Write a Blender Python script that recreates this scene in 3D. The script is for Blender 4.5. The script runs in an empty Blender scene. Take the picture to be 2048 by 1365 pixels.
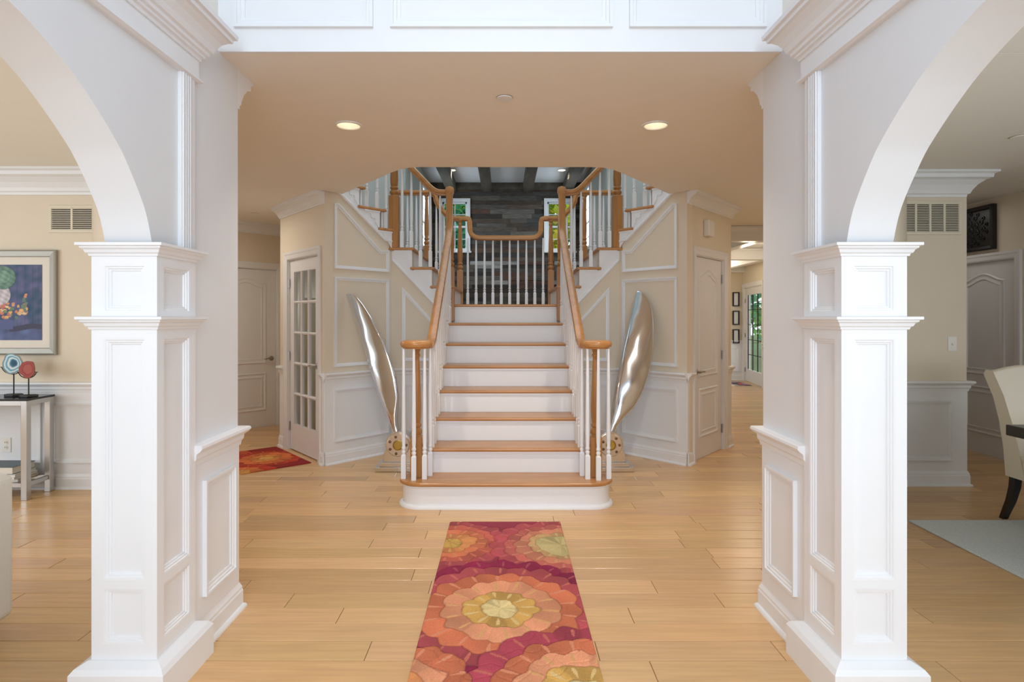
import bpy, math, random
import numpy as np
from mathutils import Vector, Matrix

random.seed(7)
C = bpy.context.scene.collection
scene = bpy.context.scene
PI = math.pi

# ------------------------------------------------------------------ camera
F, CX, CY, EYE = 1187.0, 1009.0, 636.0, 1.38
cam_d = bpy.data.cameras.new('camera')
cam = bpy.data.objects.new('camera', cam_d); C.objects.link(cam)
cam.location = (0, 0, EYE); cam.rotation_euler = (PI/2, 0, 0)
cam_d.sensor_width = 36; cam_d.lens = 36*F/2048
cam_d.shift_x = (1024-CX)/2048; cam_d.shift_y = -(682.5-CY)/2048
cam_d.clip_start = 0.05; cam_d.clip_end = 200
scene.camera = cam

# ------------------------------------------------------------------ world, daylight and fill lights, exposure
w = bpy.data.worlds.new('world'); scene.world = w; w.use_nodes = True
bg = w.node_tree.nodes['Background']
bg.inputs['Color'].default_value = (0.86, 0.93, 1.0, 1); bg.inputs['Strength'].default_value = 1.5
scene.view_settings.view_transform = 'Standard'
try: scene.view_settings.look = 'None'
except Exception: pass
scene.view_settings.gamma = 1.0
scene.view_settings.exposure = 0.24
scene.view_settings.use_curve_mapping = False
scene.cycles.caustics_reflective = False; scene.cycles.caustics_refractive = False
scene.cycles.max_bounces = 8; scene.cycles.diffuse_bounces = 5; scene.cycles.glossy_bounces = 3

def area(name, loc, direction, sx, sy, power, col=(1, 1, 1), spread=180):
    l = bpy.data.lights.new(name, 'AREA'); l.shape = 'RECTANGLE'; l.size = sx; l.size_y = sy
    l.energy = power; l.color = col; l.spread = math.radians(spread)
    o = bpy.data.objects.new(name, l); C.objects.link(o); o.location = loc
    o.rotation_euler = Vector(direction).to_track_quat('-Z', 'Y').to_euler()
    return o
def point(name, loc, power, col=(1, .82, .6), r=.06):
    l = bpy.data.lights.new(name, 'POINT'); l.energy = power; l.color = col; l.shadow_soft_size = r
    o = bpy.data.objects.new(name, l); C.objects.link(o); o.location = loc
    return o
DAY = (.79, .895, 1.0)
area('daylight_front_windows', (0, -4.6, 3.0), (0, 1, -.06), 2.6, 4.0, 200, DAY)
area('living_side_fill', (-5.9, 1.6, 1.5), (1, .1, 0), 3.2, 1.7, 60, DAY)  # added unseen light for brightness; the side wall has no window opening
area('dining_side_fill', (4.75, 1.2, 1.5), (-1, .1, 0), 3.2, 1.7, 55, DAY)  # added to brighten the dining room; no window is built in this wall
area('daylight_living_front', (-3.8, -1.65, 1.5), (0, 1, 0), 2.3, 1.6, 20, DAY)
area('daylight_dining_front', (3.4, -1.65, 1.5), (0, 1, 0), 2.3, 1.6, 13, DAY)
area('stairwell_fill_overhead', (0, 6.1, 5.1), (0, .1, -1), 3.0, 2.0, 45, DAY)  # added overhead fill for the dark stairwell; no upper windows are built
area('daylight_bay_window_left', (-1.42, 9.17, 2.88), (1, 0, 0), .66, .86, 14, DAY)
area('daylight_bay_window_right', (1.46, 9.17, 2.88), (-1, 0, 0), .66, .86, 14, DAY)
area('passage_fill_left', (-3.0, 5.9, 2.5), (0, 0, -1), .5, .5, 8, (1, .92, .82))  # added downward fill for the left passage, no fitting here
area('passage_fill_right', (3.1, 5.2, 2.5), (0, 0, -1), .5, .5, 6, (1, .93, .85))  # unseen fill added to brighten the closet door wall
area('passage_fill_dining', (4.3, 6.2, 2.5), (0, 0, -1), .5, .5, 1.8, (1, .96, .92))  # added fill for the grey door, not a lamp of the house
point('passage_lamp_middle', (3.7, 9.0, 2.3), 14, (1, .84, .62), .1)
point('passage_lamp_far', (4.0, 11.6, 2.3), 14, (1, .84, .62), .1)
point('closet_fill', (-1.93, 6.35, 1.5), 1.6, (1, .9, .78), .08)  # added fill that keeps the glazed door's panes from going dark

# ------------------------------------------------------------------ materials
MAT = {}
def new_mat(name):
    m = bpy.data.materials.new(name); m.use_nodes = True
    MAT[name] = m
    return m, m.node_tree.nodes, m.node_tree.links, m.node_tree.nodes['Principled BSDF']
def paint(name, col, rough=.5, bump=.0, var=.02, scale=6.0, metal=0.0, spec=.5):
    m, N, L, b = new_mat(name)
    b.inputs['Roughness'].default_value = rough; b.inputs['Metallic'].default_value = metal
    b.inputs['Specular IOR Level'].default_value = spec
    tc = N.new('ShaderNodeTexCoord'); nz = N.new('ShaderNodeTexNoise')
    nz.inputs['Scale'].default_value = scale; nz.inputs['Detail'].default_value = 4
    L.new(tc.outputs['Object'], nz.inputs['Vector'])
    mx = N.new('ShaderNodeMix'); mx.data_type = 'RGBA'
    c1 = [max(0, c*(1-var)) for c in col]; c2 = [min(1, c*(1+var)) for c in col]
    mx.inputs['A'].default_value = (*c1, 1); mx.inputs['B'].default_value = (*c2, 1)
    L.new(nz.outputs['Fac'], mx.inputs['Factor']); L.new(mx.outputs['Result'], b.inputs['Base Color'])
    if bump:
        n2 = N.new('ShaderNodeTexNoise'); n2.inputs['Scale'].default_value = 220
        L.new(tc.outputs['Object'], n2.inputs['Vector'])
        bp = N.new('ShaderNodeBump'); bp.inputs['Strength'].default_value = bump; bp.inputs['Distance'].default_value = .002
        L.new(n2.outputs['Fac'], bp.inputs['Height']); L.new(bp.outputs['Normal'], b.inputs['Normal'])
    return m
paint('white', (.825, .84, .865), .38)
paint('white_wall', (.78, .80, .83), .55, .05)
paint('beige', (.76, .672, .54), .6, .06)
paint('ceil', (.87, .838, .775), .7, .04)
paint('sage', (.46, .505, .48), .6)
paint('door_white', (.78, .78, .79), .4)
paint('nickel', (.42, .40, .37), .28, metal=1)
paint('steel', (.55, .55, .55), .3, metal=1, var=.08)
paint('alu', (.76, .80, .85), .13, metal=1, var=.05, scale=3)
paint('alu_base', (.74, .72, .69), .22, metal=1, var=.06, scale=8)
paint('tan_metal', (.62, .50, .38), .35, metal=.7)
paint('brass', (.50, .36, .10), .3, metal=1)
paint('bronze', (.22, .12, .06), .3, metal=1)
paint('black_top', (.02, .02, .022), .15)
paint('black_iron', (.012, .012, .012), .5)
paint('espresso', (.018, .013, .010), .3)
paint('cream_fabric', (.72, .66, .55), .9, .25)
paint('sofa_fabric', (.80, .77, .72), .9, .25)
paint('silver_frame', (.36, .35, .31), .4, metal=.4)
paint('mat_board', (.80, .76, .68), .8)
paint('vent_cream', (.76, .70, .57), .5)
paint('dark_gap', (.02, .02, .018), .8)
paint('plate', (.84, .82, .77), .35)
paint('carved_black', (.012, .011, .010), .35)
paint('subfloor', (.10, .05, .02), .9)
paint('grey_rug', (.66, .71, .73), .95, .5, var=.25, scale=120)
paint('page', (.8, .77, .7), .8)
paint('book_dark', (.03, .07, .09), .4)
paint('book_grey', (.45, .45, .45), .5)
paint('book_white', (.8, .8, .78), .5)
paint('bark', (.10, .07, .045), .9, var=.3)
paint('lawn', (.08, .16, .03), .95, var=.4)
paint('agate_edge', (.5, .42, .36), .3)
paint('sensor', (.80, .79, .76), .4)
paint('porch_grey', (.55, .56, .58), .7)

def wood(name, c1, c2, rough=.32, axis='Z', scale=18):
    m, N, L, b = new_mat(name)
    tc = N.new('ShaderNodeTexCoord'); mp = N.new('ShaderNodeMapping')
    mp.inputs['Scale'].default_value = {'X': (.12, 1, 1), 'Y': (1, .12, 1), 'Z': (1, 1, .12)}[axis]
    nz = N.new('ShaderNodeTexNoise'); nz.inputs['Scale'].default_value = scale; nz.inputs['Detail'].default_value = 6
    nz.inputs['Distortion'].default_value = .6
    L.new(tc.outputs['Object'], mp.inputs['Vector']); L.new(mp.outputs['Vector'], nz.inputs['Vector'])
    cr = N.new('ShaderNodeValToRGB')
    cr.color_ramp.elements[0].position = .32; cr.color_ramp.elements[0].color = (*c1, 1)
    cr.color_ramp.elements[1].position = .68; cr.color_ramp.elements[1].color = (*c2, 1)
    L.new(nz.outputs['Fac'], cr.inputs['Fac']); L.new(cr.outputs['Color'], b.inputs['Base Color'])
    b.inputs['Roughness'].default_value = rough
    return m
wood('oak_x', (.42, .185, .055), (.55, .27, .095), .3, 'X')
wood('oak_y', (.35, .155, .042), (.46, .225, .075), .3, 'Y')
wood('oak_z', (.36, .15, .036), (.47, .22, .062), .3, 'Z')
wood('beam', (.055, .045, .034), (.11, .09, .065), .7, 'Y', 12)

def attr_wood(name, rough, stretch, scale, lo, hi):
    """colour attribute 'Col' of each piece times a fine grain"""
    m, N, L, b = new_mat(name)
    at = N.new('ShaderNodeAttribute'); at.attribute_name = 'Col'
    tc = N.new('ShaderNodeTexCoord'); mp = N.new('ShaderNodeMapping'); mp.inputs['Scale'].default_value = stretch
    nz = N.new('ShaderNodeTexNoise'); nz.inputs['Scale'].default_value = scale; nz.inputs['Detail'].default_value = 6
    oi = N.new('ShaderNodeObjectInfo'); ad = N.new('ShaderNodeVectorMath'); ad.operation = 'ADD'
    L.new(tc.outputs['Object'], mp.inputs['Vector']); L.new(mp.outputs['Vector'], ad.inputs[0]); L.new(oi.outputs['Random'], ad.inputs[1])
    L.new(ad.outputs['Vector'], nz.inputs['Vector'])
    mr = N.new('ShaderNodeMapRange'); mr.inputs['From Min'].default_value = .3; mr.inputs['From Max'].default_value = .7
    mr.inputs['To Min'].default_value = lo; mr.inputs['To Max'].default_value = hi
    L.new(nz.outputs['Fac'], mr.inputs['Value'])
    mx = N.new('ShaderNodeMix'); mx.data_type = 'RGBA'; mx.blend_type = 'MULTIPLY'; mx.inputs['Factor'].default_value = 1
    L.new(at.outputs['Color'], mx.inputs['A']); L.new(mr.outputs['Result'], mx.inputs['B'])
    L.new(mx.outputs['Result'], b.inputs['Base Color']); b.inputs['Roughness'].default_value = rough
    return m
attr_wood('floor_wood', .27, (.6, 9, 9), 5, .92, 1.07)
attr_wood('barn_wood', .8, (.8, 9, 9), 9, .55, 1.35)
def attr_col(name, rough, bump=0):
    m, N, L, b = new_mat(name)
    at = N.new('ShaderNodeAttribute'); at.attribute_name = 'Col'
    tc = N.new('ShaderNodeTexCoord'); nz = N.new('ShaderNodeTexNoise'); nz.inputs['Scale'].default_value = 260
    L.new(tc.outputs['Object'], nz.inputs['Vector'])
    mr = N.new('ShaderNodeMapRange'); mr.inputs['To Min'].default_value = .82; mr.inputs['To Max'].default_value = 1.58
    L.new(nz.outputs['Fac'], mr.inputs['Value'])
    mx = N.new('ShaderNodeMix'); mx.data_type = 'RGBA'; mx.blend_type = 'MULTIPLY'; mx.inputs['Factor'].default_value = 1
    L.new(at.outputs['Color'], mx.inputs['A']); L.new(mr.outputs['Result'], mx.inputs['B'])
    L.new(mx.outputs['Result'], b.inputs['Base Color']); b.inputs['Roughness'].default_value = rough
    if bump:
        bp = N.new('ShaderNodeBump'); bp.inputs['Strength'].default_value = bump; bp.inputs['Distance'].default_value = .003
        L.new(nz.outputs['Fac'], bp.inputs['Height']); L.new(bp.outputs['Normal'], b.inputs['Normal'])
    return m
attr_col('rug_pile', .95, .5)
attr_col('print', .6)
def leafmat(name, c1, c2):
    m, N, L, b = new_mat(name)
    at = N.new('ShaderNodeAttribute'); at.attribute_name = 'Col'
    L.new(at.outputs['Color'], b.inputs['Base Color']); b.inputs['Roughness'].default_value = .6
    tr = N.new('ShaderNodeBsdfTranslucent'); L.new(at.outputs['Color'], tr.inputs['Color'])
    ms = N.new('ShaderNodeMixShader'); ms.inputs['Fac'].default_value = .5
    L.new(b.outputs['BSDF'], ms.inputs[1]); L.new(tr.outputs['BSDF'], ms.inputs[2])
    L.new(ms.outputs['Shader'], N['Material Output'].inputs['Surface'])
leafmat('leaf', None, None)
def glass(name, tint=(1, 1, 1), refl=.08):
    m, N, L, b = new_mat(name)
    tr = N.new('ShaderNodeBsdfTransparent'); tr.inputs['Color'].default_value = (*tint, 1)
    gl = N.new('ShaderNodeBsdfGlossy'); gl.inputs['Roughness'].default_value = .02
    lwt = N.new('ShaderNodeLayerWeight'); pw = N.new('ShaderNodeMath'); pw.operation = 'POWER'; pw.inputs[1].default_value = 4
    mr = N.new('ShaderNodeMapRange'); mr.inputs['To Min'].default_value = .03; mr.inputs['To Max'].default_value = .5
    L.new(lwt.outputs['Facing'], pw.inputs[0]); L.new(pw.outputs['Value'], mr.inputs['Value'])
    ms = N.new('ShaderNodeMixShader')
    L.new(mr.outputs['Result'], ms.inputs['Fac']); L.new(tr.outputs['BSDF'], ms.inputs[1]); L.new(gl.outputs['BSDF'], ms.inputs[2])
    L.new(ms.outputs['Shader'], N['Material Output'].inputs['Surface'])
glass('glass', (.95, .97, .97))
def emit(name, col, s):
    m, N, L, b = new_mat(name)
    b.inputs['Base Color'].default_value = (*col, 1)
    b.inputs['Emission Color'].default_value = (*col, 1); b.inputs['Emission Strength'].default_value = s
emit('bulb', (1, .86, .64), 3.2)
emit('bulb_cool', (1, .93, .82), 12)

# ------------------------------------------------------------------ mesh helpers
def offset_path(pts, dist, closed):
    """offset a 2-D polyline to the LEFT of travel by dist, mitred"""
    n = len(pts); out = []
    for i in range(n):
        p = Vector(pts[i])
        a = Vector(pts[(i-1) % n]) if (closed or i > 0) else None
        b = Vector(pts[(i+1) % n]) if (closed or i < n-1) else None
        ds = []
        if a is not None: ds.append((p-a).normalized())
        if b is not None: ds.append((b-p).normalized())
        ns = [Vector((-d.y, d.x)) for d in ds]
        if len(ns) == 1: m = ns[0]
        else:
            m = ns[0]+ns[1]
            k = m.length_squared
            m = m*(2/k) if k > 1e-6 else ns[0]
        out.append(p+m*dist)
    return out

class MB:
    def __init__(s, M=None):
        s.M = M.copy() if M is not None else Matrix.Identity(4)
        s.flip = s.M.to_3x3().determinant() < 0
        s.v = []; s.f = []; s.c = []; s.mi = []; s.col = (1, 1, 1)
    def add(s, vs, fs, mi=0):
        o = len(s.v)
        for v in vs:
            s.v.append(s.M @ Vector(v)); s.c.append(s.col)
        for f in fs:
            f = [i+o for i in f]
            s.f.append(f[::-1] if s.flip else f); s.mi.append(mi)
    def box(s, x0, y0, z0, x1, y1, z1, mi=0):
        x0, x1 = min(x0, x1), max(x0, x1); y0, y1 = min(y0, y1), max(y0, y1); z0, z1 = min(z0, z1), max(z0, z1)
        s.add([(x0, y0, z0), (x1, y0, z0), (x1, y1, z0), (x0, y1, z0), (x0, y0, z1), (x1, y0, z1), (x1, y1, z1), (x0, y1, z1)],
              [(0, 3, 2, 1), (4, 5, 6, 7), (0, 1, 5, 4), (1, 2, 6, 5), (2, 3, 7, 6), (3, 0, 4, 7)], mi)
        return s
    def prism(s, poly, w0, w1, plane='xy', mi=0):
        """poly counter-clockwise in its plane; extruded from w0 to w1"""
        mp = {'xy': lambda a, b, c: (a, b, c), 'xz': lambda a, b, c: (a, c, b), 'yz': lambda a, b, c: (c, a, b)}[plane]
        n = len(poly)
        vs = [mp(a, b, w0) for a, b in poly]+[mp(a, b, w1) for a, b in poly]
        fs = [list(range(n))[::-1], list(range(n, 2*n))]+[(i, (i+1) % n, n+(i+1) % n, n+i) for i in range(n)]
        if (plane == 'xz') != (w1 < w0): fs = [list(f)[::-1] for f in fs]
        s.add(vs, fs, mi); return s
    def lathe(s, prof, cx=0, cy=0, seg=16, cz=0, axis='z', mi=0):
        vs = []; fs = []; n = len(prof)
        for r, z in prof:
            for k in range(seg):
                a = 2*PI*k/seg; p = (r*math.cos(a), r*math.sin(a), z)
                if axis == 'y': p = (p[0], -p[2], p[1])
                elif axis == 'x': p = (p[2], p[0], p[1])
                vs.append((p[0]+cx, p[1]+cy, p[2]+cz))
        for i in range(n-1):
            for k in range(seg):
                fs.append((i*seg+k, i*seg+(k+1) % seg, (i+1)*seg+(k+1) % seg, (i+1)*seg+k))
        fs.append(list(range(seg))[::-1]); fs.append([(n-1)*seg+k for k in range(seg)])
        s.add(vs, fs, mi); return s
    def sweep(s, path, prof, closed=False, z=0, mi=0):
        """horizontal moulding: path in plan, profile (out, up); out is to the RIGHT of travel"""
        n = len(path); m = len(prof)
        rings = [offset_path(path, -o, closed) for o, _ in prof]
        vs = [(rings[j][i].x, rings[j][i].y, prof[j][1]+z) for i in range(n) for j in range(m)]
        fs = []
        for i in range(n if closed else n-1):
            i2 = (i+1) % n
            for j in range(m):
                j2 = (j+1) % m
                fs.append((i*m+j, i2*m+j, i2*m+j2, i*m+j2))
        if not closed:
            fs.append([j for j in range(m)]); fs.append([(n-1)*m+j for j in range(m)][::-1])
        s.add(vs, fs, mi); return s
    def frame(s, poly, prof, closed=True, mi=0):
        """moulding lying on a wall face (local x-z plane, face at y=0, room at y<0).
        poly counter-clockwise in (x,z); prof (inwards, proud)"""
        n = len(poly); m = len(prof)
        rings = [offset_path(poly, o, closed) for o, _ in prof]
        vs = [(rings[j][i].x, -prof[j][1], rings[j][i].y) for i in range(n) for j in range(m)]
        fs = []
        for i in range(n if closed else n-1):
            i2 = (i+1) % n
            for j in range(m):
                j2 = (j+1) % m
                fs.append((i*m+j, i2*m+j, i2*m+j2, i*m+j2))
        if not closed:
            fs.append([j for j in range(m)]); fs.append([(n-1)*m+j for j in range(m)][::-1])
        s.add(vs, fs, mi); return s
    def rail(s, pts, prof, side=None, mi=0):
        """profile (a,b) swept along a 3-D polyline; a along side, b along up"""
        n = len(pts); m = len(prof); vs = []; fs = []
        P = [Vector(p) for p in pts]
        for i in range(n):
            t = (P[min(i+1, n-1)]-P[max(i-1, 0)]).normalized()
            sd = Vector(side) if side else t.cross(Vector((0, 0, 1))).normalized()
            up = sd.cross(t).normalized()
            for a, b in prof: vs.append(P[i]+sd*a+up*b)
        for i in range(n-1):
            for j in range(m):
                j2 = (j+1) % m
                fs.append((i*m+j, i*m+j2, (i+1)*m+j2, (i+1)*m+j))
        fs.append([j for j in range(m)][::-1]); fs.append([(n-1)*m+j for j in range(m)])
        s.add(vs, fs, mi); return s
    def tube(s, pts, r, seg=8, mi=0):
        P = [Vector(p) for p in pts]; n = len(P); vs = []; fs = []
        for i in range(n):
            t = (P[min(i+1, n-1)]-P[max(i-1, 0)]).normalized()
            ref = Vector((0, 0, 1)) if abs(t.z) < .9 else Vector((1, 0, 0))
            a = t.cross(ref).normalized(); b = a.cross(t)
            rr = r[i] if isinstance(r, (list, tuple)) else r
            for k in range(seg):
                g = 2*PI*k/seg
                vs.append(P[i]+a*(rr*math.cos(g))+b*(rr*math.sin(g)))
        for i in range(n-1):
            for k in range(seg):
                k2 = (k+1) % seg
                fs.append((i*seg+k, i*seg+k2, (i+1)*seg+k2, (i+1)*seg+k))
        fs.append(list(range(seg))[::-1]); fs.append([(n-1)*seg+k for k in range(seg)])
        s.add(vs, fs, mi); return s
    def build(s, name, mat, parent=None, bevel=0, smooth=False, seg=2, colors=False, **kw):
        V = s.v
        lo = [min(v[k] for v in V) for k in range(3)]; hi = [max(v[k] for v in V) for k in range(3)]
        c = Vector(((lo[0]+hi[0])/2, (lo[1]+hi[1])/2, lo[2]))
        me = bpy.data.meshes.new(name)
        me.from_pydata([v-c for v in V], [], s.f)
        mats = mat if isinstance(mat, (list, tuple)) else [mat]
        for mm in mats: me.materials.append(MAT[mm])
        if len(mats) > 1: me.polygons.foreach_set('material_index', s.mi)
        if colors:
            at = me.color_attributes.new('Col', 'FLOAT_COLOR', 'POINT')
            at.data.foreach_set('color', np.array([(*q, 1.0) for q in s.c], dtype=np.float32).ravel())
        me.update()
        o = bpy.data.objects.new(name, me); C.objects.link(o)
        put(o, c, parent)
        if smooth:
            me.polygons.foreach_set('use_smooth', [True]*len(me.polygons))
            if smooth != 'all':
                me.set_sharp_from_angle(angle=math.radians(40))
        if bevel:
            b = o.modifiers.new('bevel', 'BEVEL'); b.width = bevel; b.segments = seg; b.limit_method = 'ANGLE'
            b.angle_limit = math.radians(40)
        if kw: tag(o, **kw)
        return o
WL = {}
def put(o, loc, parent):
    WL[o.name] = Vector(loc)
    if parent is not None:
        o.parent = parent; o.location = Vector(loc)-WL[parent.name]
    else: o.location = loc
def tag(o, label=None, cat=None, group=None, kind=None):
    if label: o['label'] = label
    if cat: o['category'] = cat
    if group: o['group'] = group
    if kind: o['kind'] = kind
    return o
def thing(name, loc, label, cat, group=None, kind=None):
    o = bpy.data.objects.new(name, None); C.objects.link(o); o.empty_display_size = .1
    put(o, Vector(loc), None)
    return tag(o, label, cat, group, kind)
def copy_part(src, parent, loc):
    """a copy that shares the mesh, its base centre moved to loc"""
    c = src.copy(); C.objects.link(c); put(c, Vector(loc), parent)
    return c
def wallM(p0, p1, base=None):
    """frame of a wall seen with p0 left and p1 right: x along it, y into it, z up"""
    u = Vector((p1[0]-p0[0], p1[1]-p0[1], 0)).normalized(); d = Vector((-u.y, u.x, 0))
    M = Matrix(((u.x, d.x, 0, p0[0]), (u.y, d.y, 0, p0[1]), (0, 0, 1, 0), (0, 0, 0, 1)))
    return base @ M if base is not None else M
def dist2(a, b): return math.hypot(a[0]-b[0], a[1]-b[1])
def on_wall(M, px, py):
    """where the sight line of a photo point meets the wall of frame M: (along, height)"""
    Mi = M.inverted()
    o = Mi @ Vector((0, 0, EYE)); q = Mi @ Vector(((px-CX)/F, 1, EYE+(CY-py)/F))
    d = q-o; k = -o.y/d.y
    p = o+d*k
    return (p.x, p.z)
def mirror(cx): return Matrix.Translation((cx, 0, 0)) @ Matrix.Diagonal((-1, 1, 1, 1))
def shift(cx): return Matrix.Translation((cx, 0, 0))
def spline(pts, sub=4):
    out = []; n = len(pts)
    P = [Vector(p) for p in pts]
    for i in range(n-1):
        p0, p1, p2, p3 = P[max(i-1, 0)], P[i], P[i+1], P[min(i+2, n-1)]
        for k in range(sub):
            t = k/sub
            out.append(.5*((2*p1)+(p2-p0)*t+(2*p0-5*p1+4*p2-p3)*t*t+(3*p1-p0-3*p2+p3)*t**3))
    out.append(P[-1]); return out

def wall_boxes(mb, L, H, t, openings, z0=0.0):
    """a wall of length L with rectangular openings (x0,x1,z0,z1)"""
    xs = sorted({0, L, *[o[0] for o in openings], *[o[1] for o in openings]})
    for a, b in zip(xs[:-1], xs[1:]):
        if b-a < 1e-4: continue
        mid = (a+b)/2
        cuts = sorted([(o[2], o[3]) for o in openings if o[0] < mid < o[1]])
        z = z0
        for c0, c1 in cuts:
            if c0 > z: mb.box(a, 0, z, b, t, c0)
            z = max(z, c1)
        if z < H: mb.box(a, 0, z, b, t, H)

def crown_prof(h, p):
    return [(0, -h), (.10*p, -h), (.12*p, -.9*h), (.2*p, -.86*h), (.26*p, -.72*h), (.4*p, -.52*h), (.62*p, -.34*h), (.82*p, -.28*h),
            (.84*p, -.14*h), (.93*p, -.10*h), (p, -.08*h), (p, 0), (0, 0)]
RAILP = [(0, -.085), (.010, -.085), (.013, -.066), (.020, -.056), (.022, -.036), (.036, -.026), (.045, -.014), (.043, -.003), (.036, 0), (0, 0)]
BASEP = [(0, 0), (.032, 0), (.031, .008), (.026, .016), (.018, .020), (.018, .082), (.015, .090), (.015, .100), (.008, .116), (.006, .122), (0, .122)]
def pm(w=.032, d=.016):   # picture-frame panel moulding
    return [(0, 0), (0, d), (w*.30, d*1.0), (w*.36, d*.62), (w*.62, d*.62), (w*.70, d*.36), (w, d*.30), (w, 0)]
def rect(a, b, c, d): return [(a, c), (b, c), (b, d), (a, d)]

# =================================================================== SETTING
ZC = 2.56                       # ceiling height of the ground floor
FX = -.019                      # middle of the foyer
SX = .012                       # middle of the staircase
A_, B_, O_ = (-1.690, 5.53), (-1.168, 6.10), (-2.43, 6.40)
YB = 6.10                       # wall beside the main flight

# ---------------------------------------------------------------- floor with single boards
fl = MB().box(-6.2, -1.7, -.12, 6.2, 13.4, -.0125).build('floor', 'subfloor', kind='structure',
        label='light maple plank floor running through foyer, hall and side rooms', cat='floor')
PW = .146
cand = []
row = -28
while True:
    y0 = 2.388+row*PW; row += 1
    if y0 > 13.3: break
    if y0 < -1.7: continue
    x = -6.2-random.random()*1.1
    while x < 6.2:
        ln = random.choice([.75, .95, 1.15, 1.35, 1.6])
        a, b = max(x, -6.2), min(x+ln, 6.2)
        x += ln
        if b-a < .02: continue
        tone = random.gauss(1, .07)
        col = (.68*tone, (.425+random.uniform(-.012, .012))*tone, (.208+random.uniform(-.012, .012))*tone)
        # pixels covered in the photograph's frame
        ya, yb = max(y0, .5), y0+PW
        area_px = 0
        if yb > 2.2 and y0 < 8:
            ym = (max(ya, 2.2)+yb)/2
            pa = CX+F*a/ym; pb = CX+F*b/ym
            wpx = min(pb, 2048)-max(pa, 0)
            hpx = F*EYE*(1/max(ya, 2.24)-1/yb)
            xm = (a+b)/2
            vis = 1.0
            if ym > 6.1 and abs(xm) < 2.3: vis = 0
            if abs(xm) < .7 and ym > 4.4: vis = 0
            if ym > 4.9 and abs(xm) > 3.0 and not (xm > 3.8 and ym < 7): vis = 0
            if 1.3 < abs(xm) < .45*ym and False: vis = 0
            area_px = max(0, wpx)*hpx*vis
        cand.append((area_px, a, b, y0, col))
cand.sort(key=lambda c: -c[0])
G = .0013
for ap, a, b, y0, col in cand[:300]:
    m = MB(); m.col = col
    h = .0016; e = .0028
    x0, x1, ya, yb = a+G, b-G, y0+G, y0+PW-G
    m.add([(x0, ya, -.012), (x1, ya, -.012), (x1, yb, -.012), (x0, yb, -.012),
           (x0, ya, -h), (x1, ya, -h), (x1, yb, -h), (x0, yb, -h),
           (x0+e, ya+e, 0), (x1-e, ya+e, 0), (x1-e, yb-e, 0), (x0+e, yb-e, 0)],
          [(0, 1, 5, 4), (1, 2, 6, 5), (2, 3, 7, 6), (3, 0, 4, 7), (4, 5, 9, 8), (5, 6, 10, 9), (6, 7, 11, 10), (7, 4, 8, 11), (8, 9, 10, 11)])
    m.build('floor_plank', 'floor_wood', fl, colors=True)
m = MB()
for ap, a, b, y0, col in cand[300:]:
    m.col = col; m.box(a+G, y0+G, -.012, b-G, y0+PW-G, 0)
tag(m.build('floor_planks_beyond', 'floor_wood', fl, colors=True), kind='stuff')

# ---------------------------------------------------------------- ceilings
cp = [(-6.2, 2.64), (-1.24, 2.64), (1.20, 2.64), (6.2, 2.64), (6.2, 4.645)]
right_edge = [(-.66, 4.645), (-.76, 4.66), (-.85, 4.725), (-.94, 4.83), (-1.29, 5.30), (-1.56, 5.655), (-1.70, 5.50)]
def ring_side(s):
    return [(SX+s*-x, y) for x, y in right_edge]
R = ring_side(1); Lf = ring_side(-1)
poly = [(-6.2, 2.645), (6.2, 2.645), (6.2, 7.65), (3.81, 7.65), (2.46, 7.65), (2.46, 6.38)]+R[::-1]+[(p[0], p[1]) for p in Lf]+[(-2.44, 6.38), (-2.2, 8.5), (-6.2, 8.5)]
MB().prism(poly, ZC, ZC+.24).build('ceiling', 'ceil', kind='structure', label='tan painted hall ceiling cut out around the staircase', cat='ceiling')
for s, nm, px in ((-1, 'living', -1), (1, 'dining', 1)):
    MB().box(s*1.25+FX, -1.7, ZC, s*6.2, 2.64, ZC+.24).build('ceiling', 'ceil', kind='structure',
        label='tan ceiling over the %s behind the %s arch' % (('living room', 'left') if s < 0 else ('dining room', 'right')), cat='ceiling')
MB().box(-3.4, 7.3, 3.63, 3.4, 10.1, 3.75).build('ceiling', 'white_wall', kind='structure', label='pale ceiling above the stairwell between dark beams', cat='ceiling')
MB().box(2.46, 7.65, ZC, 6.2, 13.4, ZC+.2).build('ceiling', 'white', kind='structure', label='white coffered ceiling at the end of the right passage', cat='ceiling')
MB().box(-3.4, 4.5, 5.2, 3.4, 7.7, 5.3).build('ceiling', 'white_wall', kind='structure', label='high white ceiling over the stairs', cat='ceiling')
MB().box(-1.5, -1.7, 5.2, 1.5, 2.9, 5.35).build('ceiling', 'white_wall', kind='structure', label='high white ceiling over the two storey foyer', cat='ceiling')

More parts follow.
